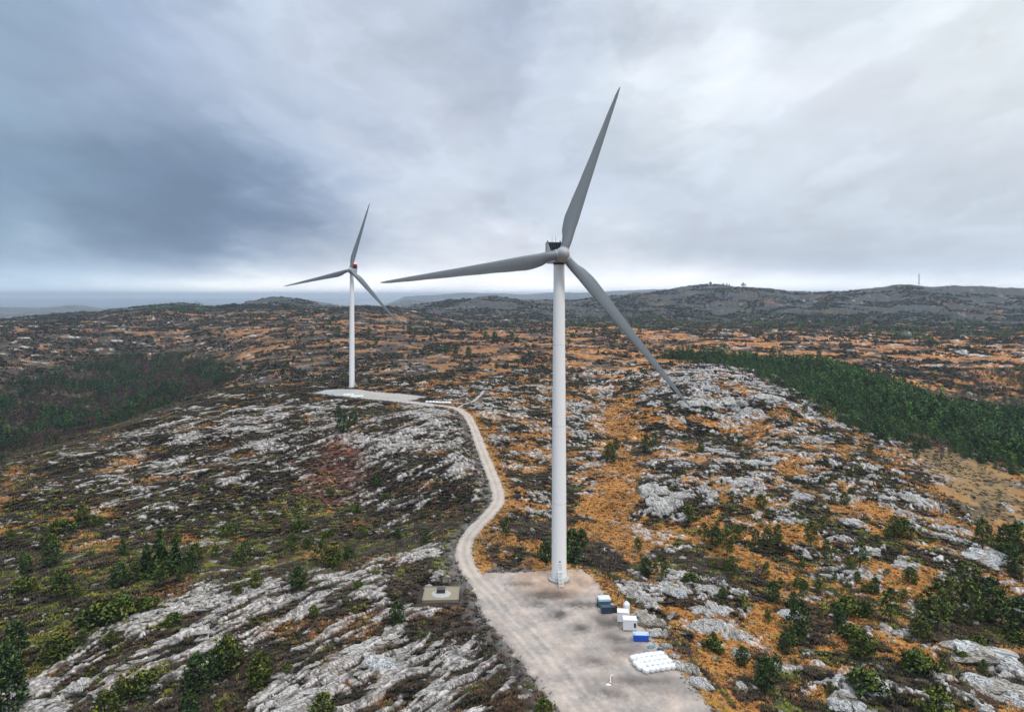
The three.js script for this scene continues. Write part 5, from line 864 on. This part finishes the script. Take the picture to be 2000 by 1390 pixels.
  const pale = thing('steel_container', place(1181, 1187, 0), 4 * deg); tag(pale, 'pale blue-white topped box with dark teal sides behind the navy bin', 'container', 'steel containers at the pad edge');
  part('body', box(3.2, 1.5, 2.4, 0, .85, -1.2, .06), std(.05, .11, .14, .5), pale); part('lid', box(3.3, .8, 2.5, .1, 1.95, -1.2, .22), paleSteel, pale); part('drawbar', join([box(.14, .14, 1.3, -1.9, .5, -.4, .03), box(.5, .12, .12, -1.7, .5, -.9, .03)]), black, pale);
  for (const s of [-1, 1]) part('wheel', new THREE.CylinderGeometry(.38, .38, .26, 20).rotateZ(Math.PI / 2).translate(s * 1.62, .38, -1.2), rubber, pale);
  const crate = thing('crate', place(1200, 1197, 0), 0.1); tag(crate, 'black open crate of scrap between navy bin and white cabin', 'crate');
  part('body', join([box(1.6, 1.3, .1, 0, .75, 0, .03), box(1.6, 1.3, .1, 0, .75, -1.3, .03), box(.1, 1.3, 1.2, -.75, .75, -.65, .03), box(.1, 1.3, 1.2, .75, .75, -.65, .03), box(1.6, .1, 1.3, 0, .15, -.65, .03)]), black, crate);
  part('scrap', join([rod([-.5, .9, -.3], [.6, 1.7, -.8], .05), rod([.3, .8, -.9], [-.4, 1.65, -.5], .06), box(.7, .5, .5, .1, 1.1, -.7, .05)]), std(.07, .1, .11, .7), crate);
  // bits beside the bales
  const flat = thing('folded_tarpaulin', place(1272, 1264, 0), .4); tag(flat, 'small heap of teal tarpaulin on gravel past the blue container', 'tarpaulin'); { const g = new THREE.SphereGeometry(1, 24, 12), p = g.attributes.position; for (let i = 0; i < p.count; i++) { const x = p.getX(i), y = p.getY(i), z = p.getZ(i), n = fbm(x * 2 + 4, z * 2 + 1, 3); p.setXYZ(i, x * (1 + .2 * n), Math.max(0, y) * .35 * (1 + n), z * .7 * (1 - .2 * n)); } g.computeVertexNormals(); part('sheet', g, std(.09, .2, .24, .6), flat); part('rope', new THREE.TorusGeometry(.35, .03, 6, 24).rotateX(Math.PI / 2).translate(.2, .3, 0), paleSteel, flat); }
  const flat2 = thing('folded_tarpaulin', place(1290, 1269, 0), -.5); tag(flat2, 'dark blue folded tarpaulin behind the back row of bales', 'tarpaulin'); part('sheet', join([box(1.5, .22, .8, 0, .12, 0, .08), box(1.2, .16, .7, .1, .3, .03, .06)]), std(.02, .09, .16, .6), flat2);
  const hose = thing('plastic_pipe', place(1192, 1330, 0)); hose.scale.setScalar(.75); tag(hose, 'curved white plastic pipe with a flared end lying on the pad', 'pipe');
  { const c = new THREE.CatmullRomCurve3([[-.05, .1, .9], [0, .25, .3], [.1, .6, -.6], [.6, .8, -1.6], [1.3, .4, -2.2]].map((p) => new THREE.Vector3(...p))); part('tube', new THREE.TubeGeometry(c, 30, .12, 10), whiteSheet, hose); part('flared_end', new THREE.CylinderGeometry(.17, .3, .8, 16, 1, true).rotateX(Math.PI / 2 - .25).translate(-.06, .16, 1.1), whiteSheet, hose); part('loose_sheet', new THREE.SphereGeometry(.75, 18, 8, 0, 6.283, 0, 1.4).scale(1, .16, .7).translate(-.7, -.02, 1.6), whiteSheet, hose); }
  // concrete slab with gravel ring and black hatch box
  const slab = thing('concrete_slab', SLAB_AT, 2 * deg); tag(slab, 'square tan concrete slab with a black hatch box on the grey slope', 'slab');
  part('base', box(9.6, .7, 8.6, 0, -.05, 0, .05), std(.27, .23, .16, .95, { bumpMap: gravelBump, bumpScale: .03 }), slab);
  part('kerb', join([box(9.8, .24, .22, 0, .38, 4.25, .04), box(9.8, .24, .22, 0, .38, -4.25, .04), box(.22, .24, 8.28, -4.8, .38, 0, .04), box(.22, .24, 8.28, 4.8, .38, 0, .04)]), std(.22, .2, .155, .95), slab);
  { const g = new THREE.SphereGeometry(1, 32, 10, 0, 6.283, 0, 1.5708), p = g.attributes.position; for (let i = 0; i < p.count; i++) { const n = fbm(p.getX(i) * 2, p.getZ(i) * 2, 3); p.setXYZ(i, p.getX(i) * 2.7 * (1 + .12 * n), p.getY(i) * .4, p.getZ(i) * 2.5 * (1 + .1 * n)); } g.computeVertexNormals(); part('gravel_mound', g.translate(0, .28, .2), std(.42, .42, .41, 1, { bumpMap: gravelBump, bumpScale: .05 }), slab); }
  const hatch = part('hatch_box', box(2.2, 1.1, 1.7, -.1, 1.0, -.1, .06), std(.035, .033, .032, .7), slab); part('lid', box(2.36, .12, 1.84, -.1, 1.62, -.1, .03), std(.06, .055, .05, .6), hatch); part('handle', rod([-.4, 1.75, .6], [.2, 1.75, .6], .04), greyMetal, hatch);
  // far pad: plastic sheets and a row of white bags
  const sheetOn = (px, py, y, w, d, label, tint) => { const t = thing('plastic_sheet', place(px, py, y), .1); tag(t, label, 'plastic sheet'); const g = new THREE.PlaneGeometry(w, d, 24, 12).rotateX(-Math.PI / 2), p = g.attributes.position; for (let i = 0; i < p.count; i++) { const x = p.getX(i), z = p.getZ(i), e = 1 - Math.max(Math.abs(x) / w, Math.abs(z) / d) * 2; p.setXYZ(i, x * (1 + .1 * fbm(x, z, 2)), .05 + Math.abs(fbm(x * .5 + px, z * .5, 3)) * .9 * clamp(e * 3, 0, 1), z); } g.computeVertexNormals(); part('sheet', g, tint, t); part('weight', box(.5, .3, .4, w * .3, .4, d * .2, .06), concrete, t); };
  sheetOn(680, 770.5, 8.4, 8, 5, 'crumpled white plastic sheet on the far pad just below its turbine', whiteSheet);
  sheetOn(697, 773.3, 8.4, 9, 6, 'pale green-white plastic sheet at the lip of the far pad', std(.55, .72, .7, .5));
  const bag = new THREE.SphereGeometry(1, 18, 12); { const p = bag.attributes.position; for (let i = 0; i < p.count; i++) { const x = p.getX(i), y = p.getY(i), z = p.getZ(i), n = fbm(x * 1.5, z * 1.5 + y, 3); p.setXYZ(i, x * (1.1 + .15 * n), Math.max(y, -.7) * (.7 + .1 * n), z * (1 + .1 * n)); } bag.computeVertexNormals(); }
  const tie = new THREE.ConeGeometry(.2, .35, 8).translate(0, .8, 0); let bp = null;
  for (let i = 0; i < 8; i++) { const px = 834 + i * 6.2, p = place(px, 786.6 + i * .25, 8.2); let t; if (!bp) { t = bp = thing('white_sack', p); part('sack', bag, whiteSheet, t); part('tie', tie, cabinWhite, t); } else { t = bp.clone(); t.name = numbered('white_sack'); scene.add(t); } const gy = height(p[0], p[2]); t.position.set(p[0], Math.max(gy, 8.0) + .75, p[2]); t.rotation.y = i * 1.7; t.scale.setScalar(1.15 + .3 * ((i * 5) % 4) / 4); t.userData = { label: `white sack, ${['first', 'second', 'third', 'fourth', 'fifth', 'sixth', 'seventh', 'eighth'][i]} in the row by the far pad counted from its turbine`, category: 'sack', group: 'white sacks in a row by the far pad' }; }
}
// lattice mast and small huts on the ridge
{
  // the crest of the ridge along one direction
  const crest = (px) => { let best = null; for (let d = 2250; d < 3100; d += 10) { const x = (px - 1000) / F * d, y = surface(x, -d, cover(x, -d)), k = (y - CAM_H) / d; if (!best || k > best[0]) best = [k, x, y, -d]; } return best.slice(1); };
  const [mx, my, mz] = crest(1796), t = thing('radio_mast', [mx, my - 1, mz]); tag(t, 'slender lattice radio mast standing on the skyline of the far ridge', 'mast');
  const dark = std(.06, .065, .07, .7), legs = [[-1.6, -1.3], [1.6, -1.3], [0, 1.6]], H = 44;
  for (const [x, z] of legs) part('leg', rod([x, 0, z], [x * .55, H, z * .55], .55, 6), dark, t);
  for (let i = 0; i < 12; i++) { const y = i / 12 * H, y2 = (i + 1) / 12 * H, k = 1 - .45 * i / 12, k2 = 1 - .45 * (i + 1) / 12; part('brace', join(legs.map(([x, z], q) => { const [a, b] = legs[(q + 1) % 3]; return rod([x * k, y, z * k], [a * k2, y2, b * k2], .25, 5); })), dark, t); }
  part('antenna', rod([0, H - 1, 0], [0, H + 6, 0], .4, 6), dark, t); part('dish', new THREE.SphereGeometry(1.5, 14, 8, 0, 6.283, 0, 1.1).rotateX(1.57).translate(0, H * .7, 2), paleSteel, t);
  const hut = (px, w, h, label) => { const [x, y, z] = crest(px), q = thing('hut', [x, y - .5, z], .2); tag(q, label, 'hut', 'small huts on the far ridge'); part('wall', box(w, h, w * .7, 0, h / 2, 0, .1), std(.12, .11, .11, .9), q); part('roof', new THREE.ConeGeometry(w * .72, h * .6, 4).rotateY(Math.PI / 4).translate(0, h * 1.3, 0), dark, q); };
  hut(1388, 9, 8, 'tiny dark hut on the highest hump of the far ridge'); hut(1413, 6, 5, 'smaller dark hut just along the ridge from the highest hump');
  // a few houses on the slope of the far ridge
  [[1570, 588, 9, 'white house on the far ridge slope, first of the scatter before the mast'], [1592, 590, 11, 'pale house on the far ridge slope, second of the scatter before the mast'], [1618, 586, 10, 'rust-walled house in the middle of the scatter on the far ridge slope'], [1640, 592, 10, 'white house on the far ridge slope, fourth of the scatter before the mast'], [1668, 588, 9, 'pale house on the far ridge slope, last of the scatter before the mast'], [1960, 592, 12, 'white house standing alone on the far ridge slope past the mast'], [1772, 655, 12, 'long white house at the foot of the far ridge beneath the mast']].forEach(([px, py, w, label], i) => {
    const q = thing('house', ground(px, py), i * 0.7 - 1); tag(q, label, 'house', 'houses below the far ridge');
    const wm = i === 2 ? std(.34, .13, .08, .8) : i % 2 ? std(.6, .54, .48, .8) : std(.74, .73, .7, .8), g = new THREE.Shape(); g.moveTo(-w * .34, 0); g.lineTo(w * .34, 0); g.lineTo(w * .34, 4.6); g.lineTo(0, 7.6); g.lineTo(-w * .34, 4.6);
    part('wall', new THREE.ExtrudeGeometry(g, { depth: w, bevelEnabled: false }).translate(0, -.5, -w / 2), wm, q);
    for (const s of [-1, 1]) part('roof', new THREE.BoxGeometry(w * .44, .3, w + .8).rotateZ(-s * Math.atan2(3, w * .34)).translate(s * w * .185, 5.85, 0), dark, q);
    for (const z of [-w * .25, w * .25]) for (const s of [-1, 1]) part('window', new THREE.BoxGeometry(.12, 1.4, 1.3).translate(s * (w * .34 + .03), 2.4, z), dark, q);
    part('door', new THREE.BoxGeometry(1.1, 2.2, .12).translate(0, .9, w / 2 + .03), dark, q);
  });
  for (const px of [1452, 1456, 1449, 1420, 1425]) { const c = crest(px); plant('dark', px, px, 560, px === 1452 ? 16 : 10, 1, `lone tree on the ridge crest, ${px === 1452 ? 'tallest of the knot beside the dip' : 'one of the low knot past the huts, ' + { 1456: 'outer', 1449: 'inner', 1420: 'second', 1425: 'middle' }[px]}`, c); }
}
renderer.render(scene, camera);
